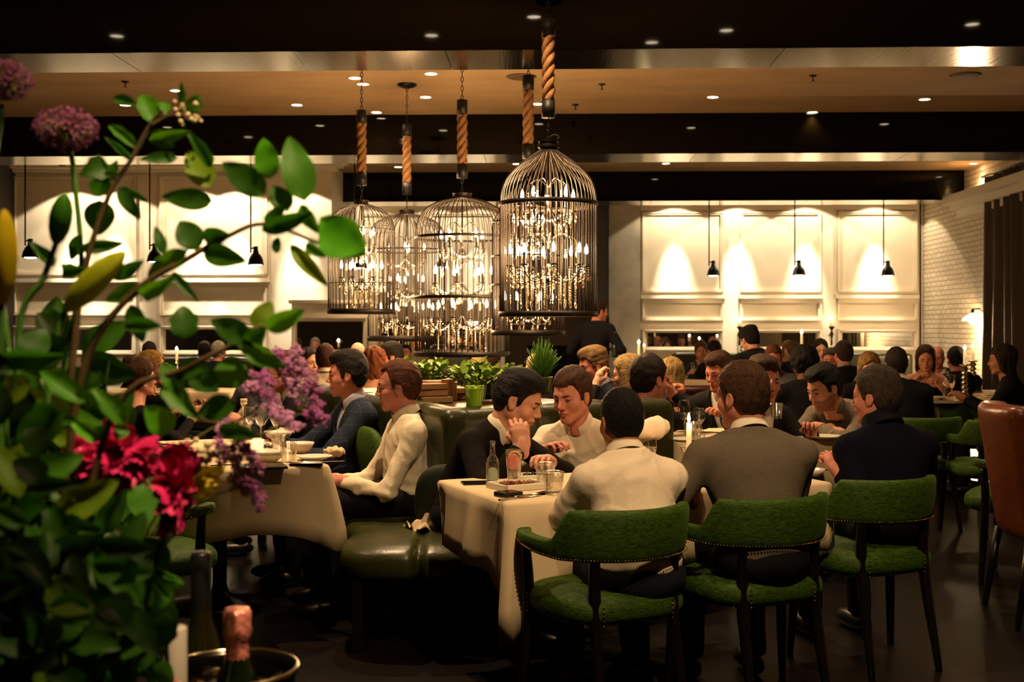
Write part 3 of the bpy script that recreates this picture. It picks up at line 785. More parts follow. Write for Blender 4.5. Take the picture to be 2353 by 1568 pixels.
tag(o, 'heavy brown floor-length curtain in vertical folds at the brick side wall', 'curtain')
b = BM(); tube(b, [room(XR-.12, 17.3, ZC-.25), room(XR-.12, 8.9, ZC-.25)], .018, 8); o = obj('curtain_rail', b, M_BLACK, sm=True); tag(o, 'dark rail holding the brown curtain below the ceiling', 'curtain rail')

# --- ceiling downlights: fixture ring + glowing lens, each with its own lamp
DL = [(404, 207), (288, 240), (682, 240), (815, 178), (834, 192), (990, 168), (978, 222), (865, 257), (1236, 238), (1638, 222), (2125, 227), (1867, 257), (915, 383), (1187, 376), (1530, 375), (2237, 375)]
PLACE = ['left of the allium flower', 'just above the allium flower', 'between the leafy branches and the birdcages', 'left of the chain of the leftmost birdcage', 'behind the chain of the leftmost birdcage', 'at the metal soffit, left of the middle chain', 'right of the round ceiling canopy', 'right of the leftmost rope', 'behind the rope of the largest birdcage', 'alone right of the largest birdcage rope', 'at the far right', 'close to the second beam, right half', 'in the far strip, left of the middle rope', 'in the far strip, beside the largest birdcage', 'in the far strip above the pendant lamps', 'in the far strip near the curtain']
lens = emission('lamp_lens', (1, .80, .55), 14)
dl_me = None
def downlight(loc, label, power=14, angle=95, tilt=None, col=(1, .66, .36)):
    t = thing('downlight', loc, 0, label, 'downlight', 'recessed downlights in the ceiling')
    b = BM(); tube(b, [(.062*math.cos(a), .062*math.sin(a), -.004) for a in np.linspace(0, 6.283, 24, endpoint=False)], .007, 6, close=True); obj('trim_ring', b, M_CREAM, t, True)
    b = BM(); lathe(b, [(0, -.004), (.052, -.004), (.052, 0)], 20, cap=False); obj('lamp_lens', b, lens, t)
    spot(Vector(loc)-Vector((0, 0, .03)), Vector(loc)-Vector((0, 0, 1)) if tilt is None else tilt, power, angle, .7, col=col, rad=.04, name='downlight_lamp')
for (px, py), pl_ in zip(DL, PLACE):
    d = F*(ZC-H)/(HY-py)
    downlight(P(px, py, d)-Vector((0, 0, .001)), 'small round ceiling downlight, '+pl_, 40)
# lights nearer than the first beam (seen mirrored in its lacquered face)
for px, py, nm in ((225, 66, 'far left'), (967, 76, 'left of centre'), (1212, 37, 'centre'), (1642, 75, 'right of centre'), (1468, 100, 'right of the centre one'), (2190, 70, 'far right')):
    dm = F*(ZC-H)/(HY-py); x = (px-CX)/F*dm
    downlight(Vector((x, 2*YB1-dm, ZC-.001)), 'small ceiling downlight in front of the first beam, '+nm, 60)
for x, y, p_, nm in ((-1.0, 5.75, 190, 'the left booth table'), (.5, 3.4, 60, 'the first green chair'), (1.9, 4.6, 30, 'the navy pullover'), (-2.6, 5.6, 60, 'the far left')):
    downlight(Vector((x, y, ZC-.001)), 'small ceiling downlight straight above '+nm, p_, 80)
downlight(Vector((.25, .9, ZC-.001)), 'unseen ceiling downlight added to brighten the branches of the bouquet', 290, 27, Vector((-.22, 1.6, 1.84)))  # unseen lamp added, its narrow beam aimed to brighten the upper leaves
downlight(Vector((.9, 1.7, ZC-.001)), 'small ceiling downlight near the camera, aimed at the backs of the seated men', 170, 48, Vector((.75, 4.5, .95)))
# --- wall washers hidden behind the beams: each throws one scallop on the panelling
WN = iter('first second third fourth fifth sixth seventh eighth ninth tenth eleventh twelfth thirteenth fourteenth'.split())
def washer(px, yr, z, power, side=.5):
    power *= 1.5; x = rx(px, yr); l = room(x, yr-side, z)
    t = thing('wall_washer', l, 0, next(WN)+' of the hidden spotlights that graze the cream wall panels', 'spotlight', 'wall washing spotlights')
    b = BM(); lathe(b, [(.045, -.002), (.05, .035), (.05, .05)], 16); obj('housing', b, M_BLACK, t, True)
    spot(l+Vector((0, 0, -.01)), room(x, yr-side+.04, z-1), power*.72, 113, .12, col=(1, .81, .58), rad=.035, name='washer_lamp')
    spot(l+Vector((0, 0, -.01)), room(x, yr, z-1.85), power*5.2, 28, .9, col=(1, .86, .68), rad=.03, name='washer_core')
for px in (1550, 1695, 1850, 2010): washer(px, YR, 3.80, 62)
for px in (-90, 175, 265, 455, 545, 690): washer(px, YL, 3.76, 62)
for px in (850, 1000, 1100): washer(px, YR, 3.80, 26)
washer(2160, YR-.0, 3.80, 95, .9)

# --- pendant spot lamps on long rods in front of the panelling
def wall_pendant(px, py, d, label, flip=1):
    t = thing('pendant_lamp', P(px, py, d), 0, label, 'pendant lamp', 'black spot lamps on rods')
    s = 26/F*d*.55
    b = BM(); lathe(b, [(.105, -.10), (.112, -.085), (.105, -.075), (.098, -.03), (.070, .03), (.040, .06), (.036, .10), (0, .105)], 20); o1 = obj('shade', b, mat('pendant_black', '#0a0a0a', .3, .4), t, True)
    b = BM(); lathe(b, [(0, -.112), (.05, -.108), (.085, -.098), (.09, -.092), (0, -.09)], 16, cap=False); obj('lamp_lens', b, lens, t, True)
    b = BM(); box(b, -.028, .028, -.02, .02, .09, .15); box(b, -.075, -.01, -.012, .012, .115, .135); obj('joint', b, M_BLACK, t)
    top_z = ZC-t.location.z if d < 18 else ZC-t.location.z
    b = BM(); tube(b, [(-.07, 0, .06), (-.07, 0, top_z)], .011, 8); obj('rod', b, M_BLACK, t, True)
    b = BM(); lathe(b, [(.05, top_z-.02), (.05, top_z)], 14, Matrix.Translation((-.07, 0, 0))); obj('ceiling_plate', b, M_BLACK, t)
    spot(t.location+Vector((0, 0, -.12)), t.location+Vector((-.2, .5, -1)), 16, 100, .8, name='pendant_light')
wall_pendant(1639, 620, 19.55, 'leftmost of the three black spot lamps before the right panelled wall')
wall_pendant(1836, 619, 19.5, 'middle of the three black spot lamps before the right panelled wall')
wall_pendant(2040, 620, 19.45, 'rightmost of the three black spot lamps, nearest the brick wall')
wall_pendant(70, 575, 15.6, 'black spot lamp at the far left before the cream wall, half behind lily buds')
wall_pendant(356, 585, 15.8, 'black spot lamp hidden mostly by leaves at the left wall')
wall_pendant(588, 592, 15.9, 'black spot lamp at the left wall right of the leafy branches')
wall_pendant(826, 600, 16.6, 'black spot lamp before the wall, hidden behind the leftmost birdcage')
wall_pendant(1018, 600, 19.3, 'black spot lamp before the recess, hidden behind the middle birdcage')
# --- sconce on the brick wall
l = room(XR-.22, YR-3.0, rz(735, YR-3, 2262)); t = thing('wall_sconce', l, 0, 'glowing bell shaped wall sconce on the white brick wall beside the curtain', 'wall lamp')
b = BM(); lathe(b, [(.15, -.01), (.13, .02), (.06, .07), (.03, .09), (0, .092)], 20); obj('shade', b, emission('sconce_glass', (1, .82, .55), 9), t, True)
b = BM(); sphere(b, (0, 0, -.03), .045); obj('bulb', b, emission('sconce_bulb', (1, .85, .6), 40), t, True)
b = BM(); tube(b, [(0, 0, .08), (.0, 0, .15), (.1, .01, .16), (.2, .01, .08)], .012, 8); lathe(b, [(.02, .09), (.028, .12), (.015, .16)], 12); obj('bracket', b, M_BLACK, t, True)
point(l+Vector((0, 0, -.11)), 75, rad=.06, name='sconce_light')
# thin conduit down the corner
b = BM(); tube(b, [room(XR-.05, YR-.05, 0), room(XR-.05, YR-.05, ZC)], .012, 6); o = obj('corner_cable', b, M_BLACK); tag(o, 'thin dark cable running down the corner of panelling and brick', 'cable')
# sprinklers, a ceiling speaker and a steel post
for px, py, nm in ((288, 187, 'above the allium flower'), (1868, 173, 'right half, beside the metal soffit'), (1383, 193, 'right of the large birdcage rope'), (1322, 240, 'nearer the second beam')):
    d = F*(ZC-H)/(HY-py); t = thing('fire_sprinkler', Vector(((px-CX)/F*d, d, ZC)), 0, 'small ceiling sprinkler, '+nm, 'sprinkler')
    b = BM(); lathe(b, [(0, -.06), (.02, -.058), (.006, -.05), (.006, -.02), (.035, -.008), (.04, 0)], 12); obj('sprinkler_head', b, mat('sprinkler_metal', '#3a3026', .4, .8), t, True)
for px, py, nm in ((1198, 176, 'behind the second rope'), (2218, 172, 'at the far right')):
    d = F*(ZC-H)/(HY-py); t = thing('ceiling_speaker', Vector(((px-CX)/F*d, d, ZC)), 0, 'round flush ceiling speaker '+nm, 'speaker')
    b = BM(); lathe(b, [(0, -.012), (.13, -.012), (.15, 0)], 28); obj('grille', b, mat('speaker_grille', '#5a4630', .7), t, True)
# ================================================================== furniture
M_VELVET = mat('green_velvet', '#2e4804', .60, spec=.25, noise=(48, .6, (1, 1, 3)), bump=(120, .3, (1, 1, 4)), sheen=.5)
M_VELVETD = M_VELVET
M_DWOOD = mat('ebonised_wood', '#0c0705', .32, spec=.5)
M_BRASS = mat('brass_stud', '#caa25a', .22, 1)
M_LEATH = mat('green_leather', '#2e3112', .34, spec=.5, noise=(5, .22), bump=(45, .12))
M_BLEATH = mat('brown_leather', '#6a3314', .32, spec=.5, noise=(6, .25), bump=(50, .1))
M_LINEN = mat('white_linen', '#cdb994', .85, spec=.15, bump=(420, .06), noise=(2.5, .04))
def band(b, a0, a1, n, rad, zfun, th, y0=0, rx_=1.0, ry_=1.0, puff=.012):
    """closed upholstered band following an arc; zfun(t) -> (z0, z1)"""
    rings = []
    for i in range(n+1):
        t = i/n; a = a0+(a1-a0)*t; z0, z1 = zfun(t); h = z1-z0
        ring = []
        K = 14
        for k in range(K):
            f = 2*math.pi*k/K; cx_, cz_ = math.cos(f), math.sin(f)
            ex = math.copysign(abs(cx_)**.55, cx_); ez = math.copysign(abs(cz_)**.45, cz_)
            r_ = rad+ex*(th/2); z = (z0+z1)/2+ez*h/2
            lean_ = (z-z0)*.10
            ring.append(b.verts.new((math.cos(a)*(r_*rx_+lean_), math.sin(a)*(r_*ry_+lean_)+y0, z)))
        rings.append(ring)
    K = len(rings[0])
    for A_, B_ in zip(rings, rings[1:]):
        for k in range(K): b.faces.new((A_[k], A_[(k+1) % K], B_[(k+1) % K], B_[k]))
    b.faces.new(list(reversed(rings[0]))); b.faces.new(rings[-1]); return b
CHAIR = None
def make_chair():
    """barrel chair, local +y is where the sitter looks"""
    t = thing('velvet_chair', (0, 0, 0))
    # seat cushion
    def seatf(p):
        q = p-A3(0, .02, .435).astype(np.float32)
        e = (np.abs(q[:, 0]/.265)**3.2+np.abs(q[:, 1]/.255)**3.2+np.abs(q[:, 2]/.066)**3.0)**(1/3.1)
        return (e-1)*.066
    obj('seat', nets(seatf, (-.3, -.27, .34), (.3, .31, .53), .013, 'seat'), M_VELVET, t)
    # back band: angles measured from +x, back is at -90 deg
    def zf(t_):
        u = abs(t_-.5)*2
        s = 1-min(1, max(0, (u-.42)/.14)); s = s*s*(3-2*s)
        e = min(1, max(0, (u-.50)/.5))
        return (.605+.030*e, .672+.005*e+.108*s)
    b = BM(); band(b, RAD(-90-122), RAD(-90+122), 56, .285, zf, .055, .03, 1.0, 1.0)
    bk = obj('backrest', b, M_VELVET, t, True)
    b = BM(); pts = []
    for i in range(110):
        t_ = i/109; a = RAD(-90-118+236*t_); z0, z1 = zf(t_)
        pts.append((math.cos(a)*.314, .03+math.sin(a)*.314, z0+.010))
    for p in pts: bmesh.ops.create_icosphere(b, subdivisions=1, radius=.0034, matrix=Matrix.Translation(p))
    obj('stud_row', b, M_BRASS, bk, True)
    # legs run from the floor up to the band
    for sx, sy in ((-1, -1), (1, -1), (-1, 1), (1, 1)):
        a = RAD(-90+sx*36) if sy < 0 else RAD(-90+sx*112)
        topp = Vector((math.cos(a)*.285, .03+math.sin(a)*.285, .635)); mid = Vector((topp.x*.97, topp.y*.97, .42)); ft = Vector((topp.x*1.05, topp.y*1.12-(.05 if sy < 0 else 0), 0))
        b = BM(); tube(b, bez([ft, mid, topp], 6), [.015, .017, .019, .021, .022, .023, .024, .024, .023, .022, .021, .020, .020], 8)
        for v in b.verts:
            if v.co.z < 0.002: v.co.z = 0
        lg = obj('leg', b, M_DWOOD, t, True)
        b = BM(); d_ = Vector((mid.x, mid.y, 0)).normalized(); s_ = Vector((-d_.y, d_.x, 0))
        for w_ in (-1, 1):
            for k in range(5): bmesh.ops.create_icosphere(b, subdivisions=1, radius=.0038, matrix=Matrix.Translation(Vector((mid.x, mid.y, .395+k*.016))+d_*(.012 if sy < 0 else .004)+s_*w_*.033))
        obj('stud_row', b, M_BRASS, lg, True)
    return t
CHAIR = make_chair()
def chair(loc, rot, label, group='green velvet barrel chairs'):
    global CHAIR
    o = CHAIR if 'label' not in CHAIR else copy_tree(CHAIR)
    o.location = (loc[0], loc[1], 0); o.rotation_euler = (0, 0, RAD(rot)); o.scale = (.95, .95, 1); return tag(o, label, 'chair', group)
chair((.33, 4.14), 27, 'green velvet barrel chair nearest the camera, under the man in the white shirt')
chair((.885, 4.40), 24, 'green velvet barrel chair in the middle, under the man in the grey sweater')
chair((1.47, 4.92), 22, 'green velvet barrel chair at the right, under the man in the navy pullover')

def cloth_table(name_label, cx, cy_, w, l, rot, z=.76, drop=.28, corner=.38, wob=1, seedn=1, lab=None, legs=True, big=False):
    t = thing('dining_table', (cx, cy_, 0), rot, name_label, 'table', None)
    b = BM(); box(b, -w/2+.03, w/2-.03, -l/2+.03, l/2-.03, z-.035, z-.006, bev=.004); obj('tabletop', b, M_DWOOD, t)
    b = BM(); lathe(b, [(.25, 0), (.25, .02), (.05, .05), (.035, .1), (.035, z-.05), (.12, z-.035)], 20); obj('pedestal', b, M_DWOOD, t, True)
    # cloth: a superellipse grid, top plus skirt
    b = BM(); n = 200; rg = random.Random(seedn)
    per = []
    for i in range(n):
        a = 2*math.pi*(i+.5)/n; c, s = math.cos(a), math.sin(a); m = max(abs(c)/(w/2), abs(s)/(l/2)); x, y = c/m, s/m
        per.append((x, y))
    ph = [rg.random()*6 for _ in range(4)]
    def ring(inset, zz, flare=0, fold=0, dropf=0):
        r_ = []
        for i, (x, y) in enumerate(per):
            cxn, cyn = x/(w/2), y/(l/2); cor = (min(abs(cxn), abs(cyn)))**4.5
            nx, ny = (cxn if abs(cxn) > abs(cyn) else cxn*cor), (cyn if abs(cyn) >= abs(cxn) else cyn*cor)
            nn = math.hypot(nx, ny); nx /= nn; ny /= nn
            cf = 1.0 if not big or (x < 0 and y < 0) else .05
            along = (y if abs(cxn) > abs(cyn) else x)
            f = fold*(math.sin(along*11+ph[0])*.6+math.sin(along*23+ph[1])*.4+math.sin(along*41+ph[3])*.15)*.028*wob+cor*fold*.075*cf
            # folds tuck beside the corner
            tuck = -fold*.045*math.exp(-((1-min(abs(cxn), abs(cyn)))/.14-1)**2*2)
            dz = dropf*(drop+(corner-drop)*cor*cf)
            r_.append(b.verts.new((x-nx*inset+nx*(flare+f+tuck), y-ny*inset+ny*(flare+f+tuck), zz-dz-.008*fold*math.sin(along*9+ph[2]))))
        return r_
    rs = [ring(min(w, l)*.28, z), ring(.02, z), ring(.004, z-.002), ring(-.003, z-.012, .002), ring(0, z-.02, .006, .25, .12), ring(0, z-.02, .012, .6, .4), ring(0, z-.02, .018, .9, .7), ring(0, z-.02, .02, 1.0, .95)]
    b.faces.new(rs[0])
    for A_, B_ in zip(rs, rs[1:]):
        for i in range(n): b.faces.new((A_[i-1], B_[i-1], B_[i], A_[i]))
    o = obj('tablecloth', b, M_LINEN, sm=True, loc=(cx, cy_, .001), rot=(0, 0, rot)); md = o.modifiers.new('t', 'SOLIDIFY'); md.thickness = .0015; md.offset = 1
    tag(o, lab, 'tablecloth', None); return t
R1 = RAD(24)
u1 = Vector((math.cos(R1), math.sin(R1), 0)); v1 = Vector((-math.sin(R1), math.cos(R1), 0))
FL = Vector((-.012, 4.17, 0)); T1L, T1W = 1.43, .72
c1 = FL+u1*T1L/2+v1*T1W/2
cloth_table('long dining table under a white cloth before the three green chairs', c1.x, c1.y, T1L, T1W, R1, drop=.25, corner=.54, big=True, seedn=3, lab='white tablecloth with a long pointed corner hanging beside the first green chair')
def T1(a, b_, z=.763): return FL+u1*a+v1*b_+Vector((0, 0, z))
# booth axes
TH = RAD(24); U = Vector((math.cos(TH), math.sin(TH), 0)); Vv = Vector((-math.sin(TH), math.cos(TH), 0)); C0 = Vector((-.24, 5.6, 0))
def I(a, b_, z=0): return C0+U*a+Vv*b_+Vector((0, 0, z))
TH2 = RAD(36); U2 = Vector((math.cos(TH2), math.sin(TH2), 0)); V2 = Vector((-math.sin(TH2), math.cos(TH2), 0))
def J(a, b_, z=0): return C0+U2*a+V2*b_+Vector((0, 0, z))
# left table
c2 = I(-.64-.36, .02+.75); T2W = .72
cloth_table('dining table under a white cloth at the left booth', c2.x, c2.y, T2W, 1.5, TH, drop=.30, corner=.40, seedn=5, lab='white tablecloth on the left booth table, behind the pink peony and purple flowers')
def T2(px, py, z=.765): return PZ(px, py, z)

# banquette booths: seat and backrest as soft leather slabs
def pad(name, p0, uu, vv, la, lb, z0, z1, r, m, parent=None, res=.022, seams=(), puff=.012, sy=()):
    """rounded upholstered block from corner p0 along uu (la) and vv (lb)"""
    R_ = np.array([[uu.x, vv.x, 0], [uu.y, vv.y, 0], [0, 0, 1]]); c = np.array(p0+uu*la/2+vv*lb/2+Vector((0, 0, (z0+z1)/2)))
    hx, hy, hz = la/2-r, lb/2-r, (z1-z0)/2-r
    def f(p):
        q = p; a = np.abs(q)-A3(hx, hy, hz).astype(np.float32)
        d = np.sqrt((np.maximum(a, 0)**2).sum(1))+np.minimum(a.max(1), 0)-r
        for s_ in seams: d = d+.016*np.exp(-((q[:, 0]-(s_-la/2))/.022)**2)
        for s_ in sy: d = d+.018*np.exp(-((q[:, 1]-(s_-lb/2))/.020)**2)
        return d-puff*np.cos(q[:, 0]/la*3.14)*np.cos(q[:, 1]/lb*3.14)+.0025*sn(q, 11, int(la*100))
    me = nets(f, (-la/2-.03, -lb/2-.03, -(z1-z0)/2-.03), (la/2+.03, lb/2+.03, (z1-z0)/2+.03), res, name)
    o = obj(name, me, m, parent); o.matrix_local = Matrix.Translation(Vector(c)) @ Matrix([[uu.x, vv.x, 0, 0], [uu.y, vv.y, 0, 0], [0, 0, 1, 0], [0, 0, 0, 1]])
    return o
bt = thing('banquette', (0, 0, 0), 0, 'green leather banquette of the left booth, with the two seated men in profile', 'banquette')
pad('seat', I(-.52, -.30), U, Vv, .50, 2.9, .30, .46, .06, M_LEATH, bt, sy=(.75, 1.5, 2.2))
pad('backrest', I(-.10, -.02), U, Vv, .16, 3.2, .28, 1.0, .05, M_LEATH, bt, .018, sy=(.45, .95, 1.45, 1.95, 2.45))
pad('base', I(-.46, -.22), U, Vv, .44, 2.7, .10, .30, .02, M_BLACK, bt)
bt2 = thing('banquette', (0, 0, 0), 0, 'green leather banquette behind the long table, its end beside the candle', 'banquette')
pad('seat', J(-.05, -.55), U2, V2, 1.45, .52, .30, .46, .06, M_LEATH, bt2)
pad('backrest', J(-.02, -.02), U2, V2, 1.42, .18, .28, 1.0, .06, M_LEATH, bt2, .018, seams=(.48, .96))
pad('base', J(0, -.46), U2, V2, 1.3, .40, .10, .30, .02, M_BLACK, bt2)
for o_, pts in ((bt, (I(-.44, -.15), I(-.44, 1.2), I(-.44, 2.4))), (bt2, (J(.05, -.42), J(1.2, -.42)))):
    for p in pts:
        b = BM(); box(b, p.x-.025, p.x+.025, p.y-.025, p.y+.025, 0, .12); obj('leg', b, M_DWOOD, o_)
# corner seat cushion filling the angle between the two booths
b3 = thing('leather_bench', (0, 0, 0), 0, 'olive leather corner seat cushion, empty, with a crumpled napkin on it', 'seat')
def cs(p):
    q0 = A3(*(C0-U*.30-Vv*.24)); q = p-q0.astype(np.float32)
    e = (np.abs(q[:, 0]/.34)**3+np.abs(q[:, 1]/.34)**3+np.abs((q[:, 2]-.38)/.10)**3)**(1/3)
    return (e-1)*.10+.020*np.exp(-((q[:, 0]*.5+q[:, 1]*.87)/.03)**2)*0+.02*np.exp(-(np.abs(q[:, 0]-.02)/.02)**2)*(q[:, 1] < .1)
obj('cushion', nets(cs, (-.95, 4.9, .25), (-.1, 5.85, .52), .014, 'c'), M_LEATH, b3)
for dx, dy in ((-.24, -.24), (.2, -.24)):
    b = BM(); q = C0-U*.30-Vv*.24; box(b, q.x+dx-.022, q.x+dx+.022, q.y+dy-.022, q.y+dy+.022, 0, .33); obj('leg', b, M_DWOOD, b3)
# green cushions
def cushion(loc, rot, label, col=M_VELVET, s=.21):
    def f(p):
        a = np.abs(p)/A3(s, .07, s).astype(np.float32); e = (a[:, 0]**3+a[:, 2]**3)**(1/3)
        return smax((np.abs(p[:, 1])-.065*np.sqrt(np.clip(1-e**2, 0.02, 1)))*.8, ((e-1)*s).astype(np.float32), .01)
    o = obj('cushion', nets(f, (-s-.02, -.09, -s-.02), (s+.02, .09, s+.02), .013, 'cush'), col, loc=loc, rot=rot); return tag(o, label, 'cushion')
cushion(tuple(I(-.18, .80, .66)), (RAD(-14), 0, TH+RAD(90)), 'green velvet cushion between the two men in profile')
cushion(tuple(P(1030, 1140, 5.38)), (RAD(-18), 0, RAD(200)), 'dark green cushion leaning in the booth corner left of the dark sweater', mat('bottle_green_velvet', '#0f1a06', .8), .16)
# far booths and low green seats along the back wall
def booth(px0, px1, d, z1, label, col=M_LEATH, th=.22, z0=.28):
    a = XD(px0, d); c_ = XD(px1, d); t = thing('banquette', (0, 0, 0), 0, label, 'banquette')
    pad('backrest', a, Vector((1, 0, 0)), Vector((0, 1, 0)), (c_-a).x, th, z0, z1, .06, col, t, .04)
    pad('seat', a-Vector((0, .46, 0)), Vector((1, 0, 0)), Vector((0, 1, 0)), (c_-a).x, .5, .15, .46, .06, col, t, .05); 
    b = BM(); box(b, a.x+.05, c_.x-.05, d-.35, d+.15, 0, .18); obj('base', b, M_BLACK, t); return t
booth(985, 1090, 15.9, 1.17, 'dark green booth back seen below the right edge of the birdcages')
booth(1545, 1650, 17.2, 1.03, 'low dark green booth back beneath the first wall mirror')
booth(1660, 2100, 18.6, 1.0, 'long dark green wall bench beneath the second and third mirrors')
booth(300, 640, 14.8, 1.02, 'pale edged booth back behind the leafy flowers at the left')
def armchair(loc, rot, label, m=M_BLEATH, w=.56, h=1.08, wing=.12):
    t = thing('leather_chair', (loc[0], loc[1], 0), RAD(rot), label, 'chair')
    def bk(p):
        y = p[:, 1]+.20+(p[:, 2]-.45)*.16
        q = np.stack([p[:, 0], y-np.abs(p[:, 0])**2*.9, p[:, 2]], 1)
        a = np.abs(q-A3(0, 0, (.38+h)/2).astype(np.float32))-A3(w/2-.05, .035, (h-.38)/2-.06).astype(np.float32)
        return np.sqrt((np.maximum(a, 0)**2).sum(1))+np.minimum(a.max(1), 0)-.045
    obj('backrest', nets(bk, (-w/2-.05, -.45, .3), (w/2+.05, .12, h+.06), .02, 'bk'), m, t)
    def st(p):
        q = p-A3(0, .08, .42).astype(np.float32); e = (np.abs(q[:, 0]/(w/2))**3.2+np.abs(q[:, 1]/.27)**3.2+np.abs(q[:, 2]/.075)**3)**(1/3.1); return (e-1)*.07
    obj('seat', nets(st, (-w/2-.03, -.23, .32), (w/2+.03, .39, .52), .02, 'st'), m, t)
    for sx in (-1, 1):
        for yy, k in ((-.22, -.06), (.28, .02)):
            b = BM(); tube(b, [(sx*(w/2-.05), yy, .40), (sx*(w/2-.03), yy+k, 0)], [.022, .014], 8); obj('leg', b, M_DWOOD, t, True)
    return t
p_ = XD(2352, 5.6); armchair((p_.x+.18, p_.y), -96, 'tall brown leather chair cut off by the right edge of the picture', h=1.04)
p_ = XD(1578, 9.0); armchair((p_.x, p_.y), 8, 'dark brown leather chair back behind the raised wine glasses', mat('oxblood', '#3a150b', .4, noise=(6, .2)), .44, .98)
chair(tuple(XD(2108, 8.2))[:2], 12, 'green velvet barrel chair right behind the navy pullover, under the man in black suit')
chair(tuple(XD(2268, 8.0))[:2], 10, 'empty green velvet barrel chair left of the brown leather chair')
chair(tuple(XD(2215, 10.0))[:2], -8, 'green velvet barrel chair on the far side of the right candlestick table')
chair(tuple(XD(2335, 9.3))[:2], 30, 'green velvet barrel chair below the long haired woman at the right edge')
p_ = XD(335, 4.85); chair((p_.x, p_.y), -50, 'green velvet barrel chair in the dark below the pink peony')
chair(tuple(XD(1850, 7.9))[:2], 20, 'green velvet barrel chair behind the young man in the grey shirt')
chair(tuple(XD(2335, 6.5))[:2], 60, 'green velvet seat edge behind the brown leather chair')
# other tables
cloth_table('small dining table under a white cloth with the wine glasses', 1.38, 6.95, .95, .85, RAD(14), drop=.26, corner=.34, seedn=8, lab='white tablecloth under the young man in the grey shirt and the wine glasses')
cloth_table('dining table under a white cloth with the tall twisted candlestick', *tuple(XD(2218, 10.35))[:2], 1.1, .9, RAD(4), drop=.30, corner=.36, seedn=9, lab='white tablecloth under the tall twisted candlestick at the right')
for i, (px, d, w_, pl_) in enumerate(((400, 12.0, 1.3, 'the blonde woman at the left'), (1588, 14.6, .9, 'the far woman in grey'), (880, 13.2, 1.2, 'the curly haired woman'), (2320, 11.6, .9, 'the far candelabrum'), (1790, 12.3, 1.1, 'the standing woman in black'), (1405, 9.9, .9, 'the blonde bob'), (1140, 12.5, 1.0, 'the succulents'))):
    p_ = XD(px, d); cloth_table('far dining table under a white cloth behind '+pl_, p_.x, p_.y, w_, .8, RAD(4), seedn=20+i, lab='white tablecloth on the far table behind '+pl_)
# console between the booths
cn = thing('console', (0, 0, 0), 0, 'dark wooden ledge behind the booth backs, carrying books and potted plants', 'ledge')
b = BM(); 
pp = [I(.08, .16), I(.62, .42), I(.42, 2.2), I(.08, 2.2)]
pp = [I(.07, .10), J(.95, .19), J(.95, .70), I(.75, 2.3), I(.07, 2.3)]
for z0, z1, nm, m_ in ((.955, .99, 'top', mat('ledge_wood', '#2a170c', .4, noise=(6, .3, (1, 8, 1)))), (0, .955, 'body', M_DWOOD)):
    b = BM(); lo_ = [b.verts.new(Vector((p.x, p.y, z0))) for p in pp]; hi_ = [b.verts.new(Vector((p.x, p.y, z1))) for p in pp]
    b.faces.new(list(reversed(lo_))); b.faces.new(hi_)
    for i in range(len(pp)): b.faces.new((lo_[i-1], lo_[i], hi_[i], hi_[i-1]))
    obj(nm, b, m_, cn)
# ================================================================== birdcage chandeliers
M_CAGE = mat('cage_bronze', '#2a2018', .45, .4, noise=(30, .25)); M_ROPE = mat('rope_fibre', '#8c6238', .9, noise=(90, .35, (1, 1, .3)), bump=(220, .6, (1, 1, .25)))
M_BAND = mat('cage_band', '#1d1712', .5, .3); M_SOCK = mat('rope_socket', '#1c1a15', .5, .3)
M_BULB = emission('flame_bulb', (1, .72, .38), 26); M_CRY = glitter('crystal'); M_SLEEVE = mat('candle_sleeve', '#1b130d', .5)
def link_mesh():
    b = BM(); pts = [(.011*math.cos(a), 0, .022*math.sin(a)) for a in np.linspace(0, 6.283, 14, endpoint=False)]; tube(b, pts, .0035, 5, close=True)
    me = bpy.data.meshes.new('chain_link'); b.to_mesh(me); b.free(); smooth(me); me.materials.append(M_BLACK); return me
LINK = link_mesh()
def shared(name, b, m, sm=True):
    me = bpy.data.meshes.new(name); b.normal_update(); b.to_mesh(me); b.free(); smooth(me, sm); me.materials.append(m); return me
def strand(n, r, drop=True):
    b = BM(); z = 0
    for i in range(n):
        bmesh.ops.create_icosphere(b, subdivisions=1, radius=r, matrix=Matrix.Translation((0, 0, z))); z -= r*2.25
    if drop:
        z -= r*1.2; M = Matrix.Translation((0, 0, z)) @ Matrix.Diagonal((1, .6, 1.9, 1)); bmesh.ops.create_icosphere(b, subdivisions=1, radius=r*1.7, matrix=M)
    return shared('crystal_strand', b, M_CRY, False)
STR = {n: strand(n, .0075) for n in (2, 4, 6, 9)}
def swag(w, sag, n, r=.0068):
    b = BM()
    for i in range(n+1):
        t = i/n; bmesh.ops.create_icosphere(b, subdivisions=1, radius=r, matrix=Matrix.Translation((w*t, 0, -sag*4*t*(1-t))))
    return shared('crystal_swag', b, M_CRY, False)
